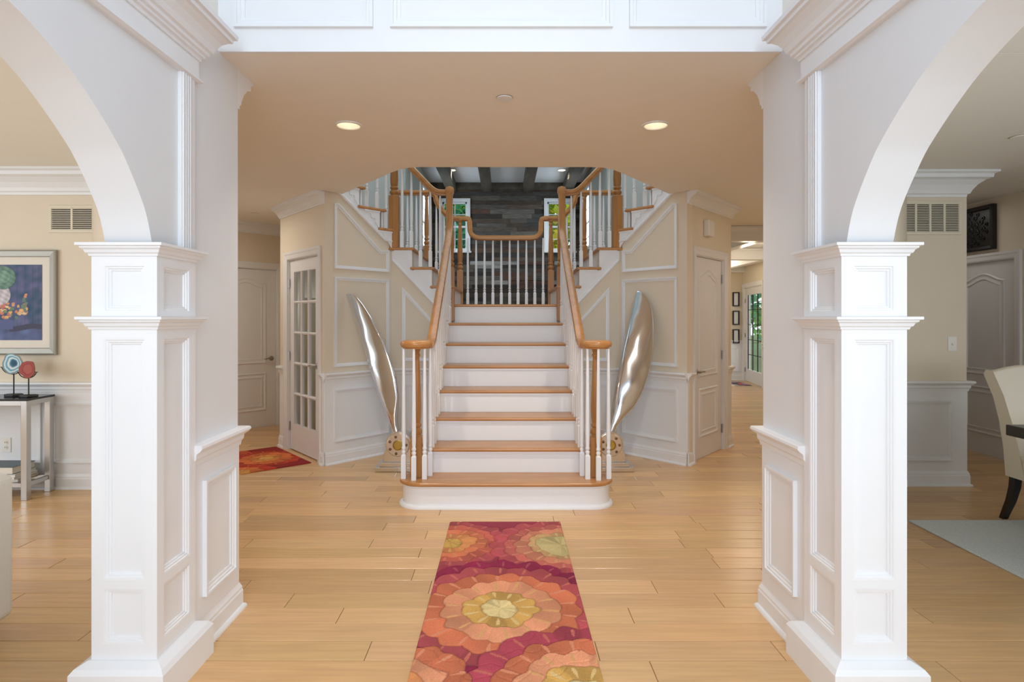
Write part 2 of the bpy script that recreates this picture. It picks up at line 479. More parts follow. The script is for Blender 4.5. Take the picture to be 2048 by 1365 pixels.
# ---------------------------------------------------------------- foyer: arch walls, piers, header
arch = [(2.125, 1.647), (2.081, 1.765), (1.981, 1.902), (1.916, 1.966), (1.814, 2.045), (1.716, 2.106), (1.570, 2.170), (1.42, 2.208), (1.2535, 2.222)]
arch = arch+[(2*1.2535-y, z) for y, z in arch[-2::-1]]
arch = [(p.x, p.y) for p in spline(arch, 4)]
COLZ = 1.648
for s in (-1, 1):
    side = 'left' if s < 0 else 'right'
    M = shift(FX) if s < 0 else mirror(FX)
    poly = [(2.40, COLZ), (2.40, 2.60), (-1.7, 2.60), (-1.7, 0), (.107, 0), (.107, COLZ)]+arch[::-1]
    wa = MB(M).prism(poly, -1.41, -1.243, 'yz').build('wall_arch_'+side, 'white_wall', kind='structure', smooth=True,
        label='white arched wall between the foyer and the %s' % ('living room on the left' if s < 0 else 'dining room on the right'), cat='wall')
    # frieze board, bead and crown along the arch wall with a mitred return
    path = [(-1.243, -1.7), (-1.243, 2.405), (-1.36, 2.405)]
    if True:
        # out is to the right of travel: travelling +y the room (towards +x) is on the right
        MB(M).sweep(path, [(0, 2.335), (.016, 2.335), (.028, 2.341), (.028, 2.350), (.016, 2.356), (.016, 2.44), (0, 2.44)]).build('frieze_board', 'white', wa)
        MB(M).sweep(path, [(0, 2.425), (.022, 2.425), (.024, 2.437), (.034, 2.442), (.034, 2.451), (.044, 2.456), (.046, 2.468), (.056, 2.474), (.064, 2.495), (.080, 2.520), (.100, 2.538),
                           (.112, 2.542), (.114, 2.555), (.126, 2.560), (.128, 2.578), (0, 2.578)]).build('crown_moulding', 'white', wa)
    fm = MB(M)
    fm.box(-1.243, 2.290, COLZ, -1.228, 2.392, 2.335)
    for k in range(4):
        fm.box(-1.2285, 2.297+k*.016, COLZ, -1.222, 2.307+k*.016, 2.335)
    fm.build('fluted_strip', 'white', wa, bevel=.002)
    # pier between column and hall
    pr = MB(M).prism([(-1.45, 2.40), (-1.246, 2.40), (-1.246, 2.815), (-1.45, 2.815)], 0, ZC).build('wall_pier_'+side, 'white_wall', kind='structure',
        label='white pier with wainscot behind the %s column' % side, cat='wall')
    PF = M @ wallM((-1.246, 2.40), (-1.246, 2.815)) if s < 0 else M @ wallM((-1.246, 2.40), (-1.246, 2.815))
    # wall face looks to +x (towards the foyer): frame x along +y, y into the wall (-x)
    wn = MB(PF); wn.box(0, -.006, 0, .415, 0, .80); wn.build('wainscot', 'white', pr)
    MB(PF).frame(rect(.075, .355, .215, .70), [(a, b+.006) for a, b in pm(.036, .018)]).build('panel_moulding', 'white', pr)
    MB(M).sweep([(-1.246, 2.395), (-1.246, 2.815), (-1.45, 2.815)], RAILP, z=.862).build('chair_rail', 'white', pr)
    MB(M).sweep([(-1.246, 2.395), (-1.246, 2.815), (-1.45, 2.815)], BASEP).build('baseboard', 'white', pr)
    # wall that runs from the pier back along the hall
    ye = 4.80 if s < 0 else 4.87
    hw = MB(M).prism([(-1.40, 2.80), (-1.70, 2.815), (-3.20, ye), (-3.32, ye), (-1.75, 2.72), (-1.40, 2.72)][::-1], 0, ZC).build('wall_hall_'+side, 'beige', kind='structure',
        label='beige wall running back from the %s pier into the hall' % side, cat='wall')
    MB(M).sweep([(-1.246, 2.815), (-1.70, 2.815), (-3.20, ye)], crown_prof(.185, .175), z=ZC).build('crown_moulding', 'white', hw)
    # upper foyer side wall
    MB(M).box(-1.41, -1.7, 2.578, -1.30, 2.64, 5.2).build('wall_upper_'+side, 'white', kind='structure', label='white upper wall of the foyer above the %s arch' % side, cat='wall')

hd = MB().box(-1.45+FX, 2.63, ZC, 1.45+FX, 2.645, 5.2).build('wall_header', 'white', kind='structure', label='white panelled upper wall facing the foyer above the hall ceiling', cat='wall')
HM = wallM((0, 2.63), (1, 2.63))
for (xa, xb) in ((-1.194, -.581), (-.505, .478), (.552, 1.157)):
    MB(HM).frame(rect(xa, xb, 2.663, 4.1), pm(.046, .020)).build('panel_moulding', 'white', hd)

# ---------------------------------------------------------------- columns under the arches
def column(s, near):
    M = shift(FX) if s < 0 else mirror(FX)
    if near: M = M @ Matrix.Translation((0, 2*1.2535, 0)) @ Matrix.Diagonal((1, -1, 1, 1))
    x0, x1, y0, y1 = -1.467, -1.231, 2.135, 2.40
    base = M @ Vector(((x0+x1)/2, (y0+y1)/2, 0))
    side = 'left' if s < 0 else 'right'
    t = thing('column', base, ('square white panelled column carrying the %s arch beside the pier' if not near else 'square white panelled column at the front end of the %s arch') % side, 'column', 'square columns under the foyer arches')
    sh = MB(M); ins = .016
    sh.box(x0+ins, y0+ins, .05, x1-ins, y1-ins, COLZ-.01)
    st = .042
    bands = [(.05, .205), (.405, .437), (1.306, 1.40), (1.572, COLZ-.01)]
    for (ax, bx, ay, by) in ((x0, x0+st, y0, y0+st), (x1-st, x1, y0, y0+st), (x0, x0+st, y1-st, y1), (x1-st, x1, y1-st, y1)):
        sh.box(ax, ay, .05, bx, by, COLZ-.01)
    for za, zb in bands:
        sh.box(x0+st, y0, za, x1-st, y0+ins+.01, zb); sh.box(x0+st, y1-ins-.01, za, x1-st, y1, zb)
        sh.box(x0, y0+st, za, x0+ins+.01, y1-st, zb); sh.box(x1-ins-.01, y0+st, za, x1, y1-st, zb)
    sf = sh.build('shaft', 'white', t)
    faces = [((x0, y0+ins), (x1, y0+ins), x1-x0), ((x1-ins, y0), (x1-ins, y1), y1-y0), ((x1, y1-ins), (x0, y1-ins), x1-x0), ((x0+ins, y1), (x0+ins, y0), y1-y0)]
    prof = [(0, 0), (0, .0155), (.006, .0150), (.008, .011), (.014, .0105), (.016, .006), (.022, .005), (.024, 0)]
    for p0, p1, w_ in faces:
        FMx = M @ wallM(p0, p1)
        for za, zb in ((.205, .405), (.437, 1.306), (1.40, 1.572)):
            MB(FMx).frame(rect(st, w_-st, za, zb), prof).build('panel_moulding', 'white', sf)
    loop = [(x0, y0), (x1, y0), (x1, y1), (x0, y1)]
    MB(M).sweep(loop, [(-.02, 0), (.05, 0), (.05, .118), (.038, .134), (.008, .150), (-.02, .150)], True).build('plinth', 'white', t)
    capp = [(-.02, 0), (.006, 0), (.008, .008), (.014, .012), (.018, .022), (.026, .028), (.027, .033), (.036, .036), (.036, .046), (-.02, .046)]
    MB(M).sweep(loop, capp, True, z=1.338).build('neck_moulding', 'white', t)
    MB(M).prism(loop, 1.372, 1.3845).build('neck_ledge', 'white', t)
    MB(M).sweep(loop, capp, True, z=COLZ-.046).build('capital', 'white', t)
    MB(M).prism([(x0-.034, y0-.034), (x1+.034, y0-.034), (x1+.034, y1+.034), (x0-.034, y1+.034)], COLZ-.006, COLZ).build('abacus', 'white', t)
for s in (-1, 1):
    for near in (False, True): column(s, near)

# ---------------------------------------------------------------- front wall of the house, behind the photographer
MFr_ = wallM((6.2, -1.7), (-6.2, -1.7))
m = MB(MFr_); wall_boxes(m, 12.4, 5.2, .15, [(1.6, 4.0, .6, 2.3), (5.2, 7.2, 0.02, 4.7), (8.8, 11.2, .6, 2.3)])
m.build('wall_front', 'white_wall', kind='structure', label='white front wall of the house with tall entrance glazing behind the viewer', cat='wall')

# ---------------------------------------------------------------- helper: wainscot and mouldings of a plain wall
def dress(wall, M, L, panels=(), x0=0.0, rail=True, top=.862):
    MB(M).box(x0, -.006, .0, L, 0, top-.05).build('wainscot', 'white', wall)
    for p in panels: MB(M).frame(rect(*p), [(a, b+.006) for a, b in pm(.034, .016)]).build('panel_moulding', 'white', wall)

# ---------------------------------------------------------------- living room far wall (left)
YL = 4.79
ML_ = wallM((-6.2, YL), (-3.20, YL))
wl = MB().box(-6.2, YL, 0, -3.20, YL+.12, ZC).build('wall_living', 'beige', kind='structure', label='beige living room wall with white wainscot seen through the left arch', cat='wall')
dress(wl, ML_, 3.0, [(.55, 1.45, .21, .695), (1.52, 2.47, .21, .695), (2.545, 2.95, .21, .695)])
MB(ML_).sweep([(0, 0), (3.0, 0)], RAILP, z=.862).build('chair_rail', 'white', wl)
MB(ML_).sweep([(0, 0), (3.0, 0)], BASEP).build('baseboard', 'white', wl)
MB(ML_).sweep([(0, 0), (3.0, 0)], crown_prof(.19, .17), z=ZC).build('crown_moulding', 'white', wl)
MB().box(-6.3, -1.7, 0, -6.2, YL, ZC).build('wall_living_side', 'beige', kind='structure', label='beige outer side wall of the living room', cat='wall')

# ---------------------------------------------------------------- dining room far wall (right)
YD = 4.88; XD = 3.80
MD_ = wallM((3.10, YD), (XD, YD))
wd = MB().prism([(3.10, YD), (XD, YD), (XD, 8.0), (XD-.12, 8.0), (XD-.12, YD+.12), (3.10, YD+.12)], 0, ZC).build('wall_dining', 'beige', kind='structure',
    label='beige dining room wall end with wainscot seen through the right arch', cat='wall')
dress(wd, MD_, .70, [(.03, .575, .205, .70)])
pth = [(3.10, YD), (XD, YD), (XD, 8.0)]
MB().sweep(pth, RAILP, z=.862).build('chair_rail', 'white', wd)
MB().sweep(pth, BASEP).build('baseboard', 'white', wd)
MB().sweep([(3.10, YD), (XD-.03, YD), (XD-.03, YD+.3)], crown_prof(.19, .17), z=ZC).build('crown_moulding', 'white', wd)
XR = 4.82
MR_ = wallM((XR, 8.4), (XR, -1.7))
DR0, DR1 = 8.4-6.40, 8.4-5.60
m = MB(MR_); wall_boxes(m, 10.1, ZC, .12, [(DR0, DR1, 0, 1.945)])
wr = m.build('wall_dining_side', 'beige', kind='structure', label='beige wall right of the dining room with a grey door and dark carved panel', cat='wall')
MB().box(XD-.12, 8.0, 0, XR+.1, 8.12, ZC).build('wall_dining_passage', 'beige', kind='structure', label='beige end wall of the passage behind the dining room', cat='wall')

# ---------------------------------------------------------------- doors
def lever(parent, M, u, z, dirn, nm='lever_handle'):
    h = MB(M); h.lathe([(.0, 0), (.031, 0), (.031, .006), (.024, .011), (.012, .014), (.011, .045), (.0, .047)], u, 0, 16, z, 'y')
    h.tube([(u, -.042, z), (u+dirn*.02, -.05, z+.002), (u+dirn*.06, -.052, z+.006), (u+dirn*.10, -.046, z-.004), (u+dirn*.118, -.044, z-.002)], [.010, .010, .0085, .007, .005], 8)
    h.build(nm, 'nickel', parent, smooth=True)
def hinge(parent, M, u, z):
    h = MB(M); h.tube([(u, -.012, z-.045), (u, -.012, z+.045)], .007, 8); h.box(u-.012, -.010, z-.045, u+.012, -.004, z+.045)
    h.build('hinge', 'nickel', parent)
def casing(parent, M, u0, u1, zt, wc=.075, t=.12):
    prof = [(0, 0), (0, .012), (-.010, .016), (-wc*.55, .019), (-wc*.7, .024), (-wc, .024), (-wc, 0)]
    MB(M).frame([(u1, 0), (u1, zt), (u0, zt), (u0, 0)], [(a, b) for a, b in prof], closed=False).build('casing', 'door_white', parent)
    j = MB(M); j.box(u0, 0, 0, u0+.008, t, zt); j.box(u1-.008, 0, 0, u1, t, zt); j.box(u0, 0, zt-.008, u1, t, zt); j.build('jamb', 'door_white', parent)
def arch_panel(u0, u1, z0, z1, rise):
    pts = [(u0, z0), (u1, z0), (u1, z1-rise)]
    n = 14
    for k in range(1, n):
        t = k/n; x = u1+(u0-u1)*t
        pts.append((x, z1-rise+rise*.5*(1-math.cos(2*PI*t))))
    pts.append((u0, z1-rise))
    return pts
def panel_door(name, M, u0, u1, H, label, handle=None, hinges=None, recess=.02, both=True):
    t = thing(name, M @ Vector(((u0+u1)/2, recess, 0)), label, 'door', kind='structure')
    g = .011
    sl = MB(M).box(u0+g, recess, .003, u1-g, recess+.038, H-g).build('slab', 'door_white', t)
    D = M @ Matrix.Translation((0, recess, 0))
    wd_ = u1-u0; mg = wd_*.17
    prof = [(0, 0), (0, .003), (.010, .010), (.018, .008), (.026, .002), (.040, .002), (.062, .008), (.066, 0)]
    a = MB(D); pl = arch_panel(u0+mg, u1-mg, .80, H-.115, .075)
    a.frame(pl, prof); a.build('upper_panel_moulding', 'door_white', sl, smooth=True)
    MB(D).frame(rect(u0+mg, u1-mg, .205, .685), prof).build('lower_panel_moulding', 'door_white', sl)
    casing(t, M, u0, u1, H)
    if handle:
        lever(sl, D, u0+.065 if handle[0] == 'l' else u1-.065, handle[1], 1 if handle[0] == 'l' else -1)
    if hinges:
        for z in (.22, H*.5, H-.2): hinge(sl, D, u0+.008 if hinges == 'l' else u1-.008, z)
    return t
panel_door('door_1', MR_, DR0, DR1, 1.945, 'grey white two panel door behind the cream dining chair', hinges='r')

# ---------------------------------------------------------------- stair hall walls with doors (left: glazed door, right: two panel door)
stair_walls = {}
for s in (-1, 1):
    side = 'left' if s < 0 else 'right'
    SM = shift(SX) if s < 0 else mirror(SX)
    MF = SM @ wallM(O_, A_); LF = dist2(O_, A_)
    if s < 0: ua, ub = on_wall(MF, 576, 800)[0], on_wall(MF, 637, 800)[0]
    else: ua, ub = on_wall(MF, 1447, 800)[0], on_wall(MF, 1391, 800)[0]
    HD = 1.985
    m = MB(MF); wall_boxes(m, LF-.02, ZC, .11, [(ua, ub, 0, HD)])
    wf = m.build('wall_door_'+side, 'beige', kind='structure', label='angled beige wall holding the %s door beside the staircase' % ('glazed' if s < 0 else 'narrow closet'), cat='wall')
    if s < 0:
        MB(MF).box(0, -.006, 0, ua-.075, 0, .81).build('wainscot', 'white', wf); MB(MF).box(ub+.075, -.006, 0, LF, 0, .81).build('wainscot', 'white', wf)
    else:
        MB(MF).box(0, -.006, 0, ua-.075, 0, .81).build('wainscot', 'white', wf); MB(MF).box(ub+.075, -.006, 0, LF, 0, .81).build('wainscot', 'white', wf)
    pA = Vector(A_); pO = Vector(O_); uF = (pA-pO).normalized()
    def at(u): q = pO+uF*u; return (q.x, q.y)
    for prof, z, nm in ((RAILP, .862, 'chair_rail'), (BASEP, 0, 'baseboard')):
        MB(SM).sweep([(O_[0], O_[1]+.5), O_, at(ua-.075)], prof, z=z).build(nm, 'white', wf)
        MB(SM).sweep([at(ub+.075), A_], prof, z=z).build(nm, 'white', wf)
    MB(SM).sweep([(O_[0], O_[1]+.6), O_, A_], crown_prof(.115, .105), z=ZC).build('crown_moulding', 'white', wf)
    # return of this wall into the side hall
    MB(SM).box(O_[0], O_[1], 0, O_[0]+.11, 8.2, ZC).build('wall_return_'+side, 'beige', kind='structure', label='beige wall returning into the %s passage' % side, cat='wall')
    # ---- 45 degree wall under the turning flight
    MW = SM @ wallM(A_, B_); LW = dist2(A_, B_)
    top = [(0, 0), (LW, 0), (LW, 2.07), (LW-.0, 2.26), (LW-.16, 2.26), (LW-.16, 2.45), (LW-.40, 2.45), (LW-.40, 2.64), (LW-.62, 2.64), (LW-.62, 2.83), (0, 2.83)]
    ws = MB(MW).prism(top, 0, .10, 'xz').build('wall_angled_'+side, 'beige', kind='structure',
        label='beige panelled wall angled under the %s turn of the staircase' % side, cat='wall')
    ML0 = shift(SX) @ wallM(A_, B_)                     # measured on the left, mirrored to the right
    q = lambda x, y: on_wall(ML0, x, y)
    def poly_px(*pts): return [q(*p) for p in pts]
    MB(MW).box(0, -.006, 0, LW, 0, .81).build('wainscot', 'white', ws)
    up = poly_px((668, 537), (777, 545), (777, 502), (761, 502), (676, 407), (668, 407))
    MB(MW).frame(up, pm()).build('panel_moulding', 'white', ws)
    lo = poly_px((668, 731), (777, 727), (777, 561), (668, 553)); z0 = min(lo[0][1], lo[1][1]); z1 = (lo[2][1]+lo[3][1])/2
    MB(MW).frame(rect(lo[0][0], lo[1][0], z0, z1), pm()).build('panel_moulding', 'white', ws)
    MB(MW).frame(rect(lo[0][0], lo[1][0], .205, .70), [(a, b+.006) for a, b in pm(.034, .016)]).build('panel_moulding', 'white', ws)
    # ---- frontal wall beside the main flight
    E_ = (-.60, YB)
    MX = SM @ wallM(B_, E_); LX = dist2(B_, E_)
    u1, u2 = -.96-B_[0], -.755-B_[0]
    wp = [(0, 0), (LX, 0), (LX, 1.68), (u2, 1.68), (u2, 1.87), (u1, 1.87), (u1, 2.07), (0, 2.07)]
    wb = MB(MX).prism(wp, 0, .10, 'xz').build('wall_stair_'+side, 'beige', kind='structure', label='beige panelled wall under the %s branch of the staircase' % side, cat='wall')
    MB(MX).box(0, -.006, 0, LX, 0, .81).build('wainscot', 'white', wb)
    zs = lambda u: 1.976-1.06*u
    ul = .105
    MB(MX).frame([(ul, .935), (LX-.02, .935), (LX-.02, zs(LX)-.17), (ul, zs(ul)-.17)], pm()).build('panel_moulding', 'white', wb)
    MB(MX).frame(rect(ul, LX-.02, .205, .70), [(a, b+.006) for a, b in pm(.034, .016)]).build('panel_moulding', 'white', wb)
    for prof, z, nm in ((RAILP, .862, 'chair_rail'), (BASEP, 0, 'baseboard')):
        MB(SM).sweep([A_, B_, E_], prof, z=z).build(nm, 'white', ws)
    # ---- white stringers with sloping lower edge, stepped top
    stair_walls[s] = (SM, MW, LW, MX, LX, u1, u2, zs, q)
    # ---- outer walls of the turning flight, above the closet
    ow = MB(SM); ow.prism([(-3.1, 5.35), (-1.90, 6.80), (-1.30, 7.42), (-1.30, 7.55), (-2.0, 6.95), (-3.2, 5.45)], ZC+.24, 5.2)
    ow.prism([(-2.27, 6.36), (-1.90, 6.80), (-1.30, 7.42), (-1.30, 7.55), (-2.0, 6.95), (-2.30, 6.60)], 1.6, ZC+.24)
    ow.build('wall_stairwell_'+side, 'sage', kind='structure', label='pale grey green wall behind the %s flight of the stairwell' % side, cat='wall')
    MB(SM).box(-3.2, 4.55, ZC+.24, 0, 4.65, 5.2).build('wall_landing_'+side, 'sage', kind='structure', label='pale wall of the upper landing on the %s' % side, cat='wall')
    # closet interior behind the door
    MB(SM).prism([(-2.05, 7.6), (-1.32, 6.75), (-1.25, 6.82), (-1.98, 7.68)], 0, 2.0).build('wall_closet_'+side, 'beige', kind='structure', label='beige wall inside the closet behind the %s door' % side, cat='wall')
    # ---- doors
    if s < 0:
        t = thing('door_2', MF @ Vector(((ua+ub)/2, .02, 0)), 'white glazed door with fifteen panes left of the staircase', 'door', kind='structure')
        g = .010; H = HD; st, tr, br = .105, .12, .265
        u0, u1_ = ua+g, ub-g
        b = MB(MF)
        b.box(u0, .02, .012, u0+st, .058, H-g); b.box(u1_-st, .02, .012, u1_, .058, H-g)
        b.box(u0+st, .02, .012, u1_-st, .058, .012+br); b.box(u0+st, .02, H-g-tr, u1_-st, .058, H-g)
        sl = b.build('slab', 'door_white', t)
        gu0, gu1, gz0, gz1 = u0+st, u1_-st, .012+br, H-g-tr
        cw, rh = (gu1-gu0)/3, (gz1-gz0)/5
        for k in (1, 2): MB(MF).prism([(gu0+k*cw-.014, .026), (gu0+k*cw, .014), (gu0+k*cw+.014, .026), (gu0+k*cw+.014, .052), (gu0+k*cw-.014, .052)], gz0, gz1).build('glazing_bar', 'door_white', sl)
        for k in range(1, 5):
            z = gz0+k*rh
            MB(MF).prism([(.016, z), (.026, z-.014), (.052, z-.014), (.052, z+.014), (.026, z+.014)], gu0, gu1, 'yz').build('glazing_bar', 'door_white', sl)
        for i in range(3):
            for k in range(5):
                MB(MF).box(gu0+i*cw+.012, .038, gz0+k*rh+.012, gu0+(i+1)*cw-.012, .042, gz0+(k+1)*rh-.012).build('pane', 'glass', sl)
        casing(t, MF, ua, ub, H)
        lever(sl, MF @ Matrix.Translation((0, .02, 0)), ub-.07, .915, -1)
        for z in (.25, .98, 1.74): hinge(sl, MF @ Matrix.Translation((0, .02, 0)), ua+.008, z)
    else:
        panel_door('door_3', MF, ua, ub, HD, 'narrow white two panel closet door right of the staircase', handle=('r', .855), hinges='l')

# ---------------------------------------------------------------- left side hall: angled far wall with door
P0, P1 = (-4.45, 5.93), (-2.45, 8.19)
MH = wallM(P0, P1); LH = dist2(P0, P1)
ub = on_wall(MH, 554, 800)[0]; ua = ub-.80
m = MB(MH); wall_boxes(m, LH, ZC, .1, [(ua, ub, 0, 2.0)])
wh = m.build('wall_hall_end', 'beige', kind='structure', label='beige end wall of the left passage with white door', cat='wall')
MB(MH).sweep([(0, 0), (LH, 0)], crown_prof(.125, .11), z=ZC).build('crown_moulding', 'white', wh)
panel_door('door_4', MH, ua, ub, 2.0, 'shaded white two panel door at the end of the left passage', handle=('r', .86))
MH2 = MH @ Matrix.Translation((0, 0, 0))
MB(MH).box(ub+.085, -.02, 0, ub+.16, 0, 2.0).build('door_edge', 'door_white', wh)
lever(wh, MH @ Matrix.Translation((0, -.02, 0)), ub+.105, .90, 1)

# ---------------------------------------------------------------- right passage: coffered ceiling, picture wall, glazed outside door
ZK = 2.37
cof = thing('coffer_beams', (4.2, 9.5, ZK), 'white coffered ceiling beams over the far end of the right passage', 'ceiling beams')
cof['kind'] = 'structure'
for yb in (7.65, 10.1, 12.92):
    MB().box(2.46, yb, ZK, 6.2, yb+.16, ZC).build('cross_beam', 'white', cof, bevel=.01)
    MB().sweep([(2.46, yb), (6.2, yb)], crown_prof(.07, .06), z=ZC-.005).build('beam_crown', 'white', cof)
for xb in (3.22, 4.43, 5.55):
    for ya, yc in ((7.81, 10.1), (10.26, 12.92)):
        MB().box(xb, ya, ZK, xb+.15, yc, ZC).build('long_beam', 'white', cof, bevel=.01)
YP = 13.1; XP = 5.26
wp_ = MB().box(2.4, YP, 0, XP+.15, YP+.12, ZC).build('wall_passage_end', 'beige', kind='structure', label='beige wall with wainscot and three small dark pictures at the end of the right passage', cat='wall')
MPp = wallM((4.3, YP), (XP, YP))
dress(wp_, MPp, XP-4.3, [(.08, .42, .2, .72), (.52, .86, .2, .72)])
MB(MPp).sweep([(0, 0), (XP-4.3, 0)], RAILP, z=.88).build('chair_rail', 'white', wp_)
MB(MPp).sweep([(0, 0), (XP-4.3, 0)], BASEP).build('baseboard', 'white', wp_)
Q0, Q1 = (XP, YP), (4.94, 10.8)
MQ = wallM(Q0, Q1); LQ = dist2(Q0, Q1)
da, db = on_wall(MQ, 1488, 700)[0], on_wall(MQ, 1524.5, 700)[0]
m = MB(MQ); wall_boxes(m, LQ+2.5, ZC, .14, [(da, db, 0, 2.03)])
wq = m.build('wall_garden_door', 'beige', kind='structure', label='beige wall around the glazed garden door in the right passage', cat='wall')
MB(MQ).box(db+.08, -.006, 0, LQ+2.4, 0, .82).build('wainscot', 'white', wq)
MB(MQ).sweep([(db+.08, 0), (LQ+2.4, 0)], RAILP, z=.88).build('chair_rail', 'white', wq)
t = thing('door_5', MQ @ Vector(((da+db)/2, .03, 0)), 'glazed garden door with leaded panes at the end of the right passage', 'door', kind='structure')
st = .14; H = 2.03; br = .27; tr = .16
b = MB(MQ); b.box(da, .03, .012, da+st, .075, H); b.box(db-st, .03, .012, db, .075, H); b.box(da+st, .03, .012, db-st, .075, br); b.box(da+st, .03, H-tr, db-st, .075, H)
sl = b.build('slab', 'door_white', t)
gw = (db-da-2*st); gh = (H-tr-br)
for i in range(3):
    for k in range(5):
        MB(MQ).box(da+st+gw*i/3, .05, br+gh*k/5, da+st+gw*(i+1)/3, .055, br+gh*(k+1)/5).build('pane', 'glass', sl)
for i in range(4): u = da+st+gw*i/3; MB(MQ).box(u-.006, .043, br, u+.006, .062, br+gh).build('lead_bar', 'dark_gap', sl)
for k in range(1, 5): z = br+gh*k/5; MB(MQ).box(da+st, .043, z-.006, db-st, .062, z+.006).build('lead_bar', 'dark_gap', sl)
casing(t, MQ, da, db, H, .09, .14)
lever(sl, MQ @ Matrix.Translation((0, .03, 0)), db-.07, .90, -1)
MB(MQ).lathe([(0, 0), (.03, 0), (.028, .012), (0, .014)], db-.07, .03, 14, 1.05, 'y').build('deadbolt', 'nickel', t)
for z in (.25, 1.0, 1.75): hinge(sl, MQ @ Matrix.Translation((0, .03, 0)), da+.01, z)

# ---------------------------------------------------------------- stairwell bay: plank wall, windows, side walls, beams
YF = 10.0; XB0, XB1 = -1.24, 1.28; ZB = 3.63
WZ0, WZ1 = 2.50, 3.33
wins = [(-1.045, -.63), (.72, 1.135)]
MFW = wallM((XB0, YF), (XB1, YF))
m = MB(MFW); wall_boxes(m, XB1-XB0, ZB, .14, [(a-XB0, b-XB0, WZ0, WZ1) for a, b in wins])
wbk = m.build('wall_plank', 'beam', kind='structure', label='far wall clad in dark reclaimed wood planks between two windows', cat='wall')
pal = [(.070, .048, .036), (.095, .066, .048), (.055, .043, .036), (.115, .090, .070), (.080, .074, .066), (.13, .115, .10), (.10, .055, .036), (.062, .058, .054), (.15, .13, .11)]
z = 1.20; k = 0
rr = random.Random(11)
while z < ZB-.03:
    hrow = rr.choice([.062, .07, .078])
    x = XB0-rr.random()*.5
    while x < XB1:
        ln = rr.choice([.28, .4, .5, .62, .75])
        a, b = max(x, XB0), min(x+ln, XB1); x += ln
        segs = [(a, b)]
        for wa_, wb_ in wins:
            if z+hrow > WZ0-.06 and z < WZ1+.06:
                ns = []
                for p, q_ in segs:
                    if q_ <= wa_-.06 or p >= wb_+.06: ns.append((p, q_))
                    else:
                        if p < wa_-.06: ns.append((p, wa_-.06))
                        if q_ > wb_+.06: ns.append((wb_+.06, q_))
                segs = ns
        for p, q_ in segs:
            if q_-p < .03: continue
            mm = MB(); c = rr.choice(pal); tn = rr.uniform(.7, 1.25)
            if z < 2.3 and rr.random() < .10: c = (.38, .37, .36)
            mm.col = tuple(v*tn for v in c)
            mm.box(p+.0012, YF-rr.choice([.012, .016, .021]), z+.001, q_-.0012, YF, min(z+hrow, ZB)-.001)
            mm.build('wall_plank_board', 'barn_wood', wbk, colors=True)
    z += hrow
def sash_window(name, M, u0, u1, z0, z1, label, cols=2, rows=4):
    t = thing(name, M @ Vector(((u0+u1)/2, 0, z0)), label, 'window', kind='structure')
    cw = .055
    MB(M).frame([(u0-cw, z0-cw*.2), (u1+cw, z0-cw*.2), (u1+cw, z1+cw), (u0-cw, z1+cw)], [(0, 0), (0, .03), (cw*.7, .03), (cw, .024), (cw, -.04), (cw*.5, -.04)]).build('casing', 'white', t)
    MB(M).box(u0-cw-.02, -.055, z0-.03, u1+cw+.02, .02, z0).build('sill', 'white', t, bevel=.005)
    f = .028
    fr = MB(M); fr.box(u0, .03, z0, u0+f, .07, z1); fr.box(u1-f, .03, z0, u1, .07, z1); fr.box(u0, .03, z0, u1, .07, z0+f); fr.box(u0, .03, z1-f, u1, .07, z1)
    fr.box(u0, .025, (z0+z1)/2-.016, u1, .07, (z0+z1)/2+.016); sa = fr.build('sash', 'white', t)
    for k in range(1, cols): u = u0+(u1-u0)*k/cols; MB(M).box(u-.007, .035, z0, u+.007, .06, z1).build('glazing_bar', 'white', sa)
    for k in range(1, rows):
        if k*2 == rows: continue
        zz = z0+(z1-z0)*k/rows; MB(M).box(u0, .035, zz-.007, u1, .06, zz+.007).build('glazing_bar', 'white', sa)
    for i in range(cols):
        for k in range(rows):
            MB(M).box(u0+(u1-u0)*i/cols, .046, z0+(z1-z0)*k/rows, u0+(u1-u0)*(i+1)/cols, .049, z0+(z1-z0)*(k+1)/rows).build('pane', 'glass', sa)
    return t
for n_, (a, b) in enumerate(wins):
    sash_window('window_%d' % (n_+1), MFW @ Matrix.Translation((0, -.02, 0)), a-XB0, b-XB0, WZ0, WZ1, 'white sash window in the plank wall on the %s, green trees outside' % ('left' if n_ == 0 else 'right'))
for s in (-1, 1):
    side = 'left' if s < 0 else 'right'
    x = XB0 if s < 0 else XB1
    MS = wallM((x, 7.42), (x, YF)) if s < 0 else wallM((x, YF), (x, 7.42))
    L = YF-7.42
    o = (1.40, 2.10) if s < 0 else (L-2.10, L-1.40)
    m = MB(MS); wall_boxes(m, L, ZB, .12, [(o[0], o[1], 2.42, 3.33)])
    m.build('wall_bay_'+side, 'sage', kind='structure', label='pale grey green side wall of the stairwell bay on the %s' % side, cat='wall')
    sash_window('window_%d' % (3 if s < 0 else 4), MS, o[0], o[1], 2.42, 3.33, 'white sash window in the %s side wall of the stairwell bay' % side)
for k, xb in enumerate((-.885, -.295, .39, 1.05)):
    MB().box(xb-.08, 7.3, ZB-.14, xb+.08, YF-.022, ZB).build('ceiling_beam', 'beam', bevel=.008,
        label=('dark wooden ceiling beam over the stairwell, ' + ('leftmost of four', 'second of four from the left', 'third of four from the left', 'rightmost of four')[k]), cat='beam', group='dark beams above the stairwell')
MB().box(XB0, YF-.14, ZB-.11, XB1, YF-.021, ZB-.001).build('ceiling_beam', 'beam', label='dark wooden beam lying along the top of the plank wall', cat='beam', group='dark beams above the stairwell')

# =================================================================== STAIRCASE
RS, GO = .19, .267
def DN(n): return 4.54+(n-2)*GO if n > 1 else 4.265
ST = thing('staircase', (SX, 5.2, 0), 'white and oak staircase that splits left and right at a landing, with white balusters', 'staircase')
SM0 = shift(SX)
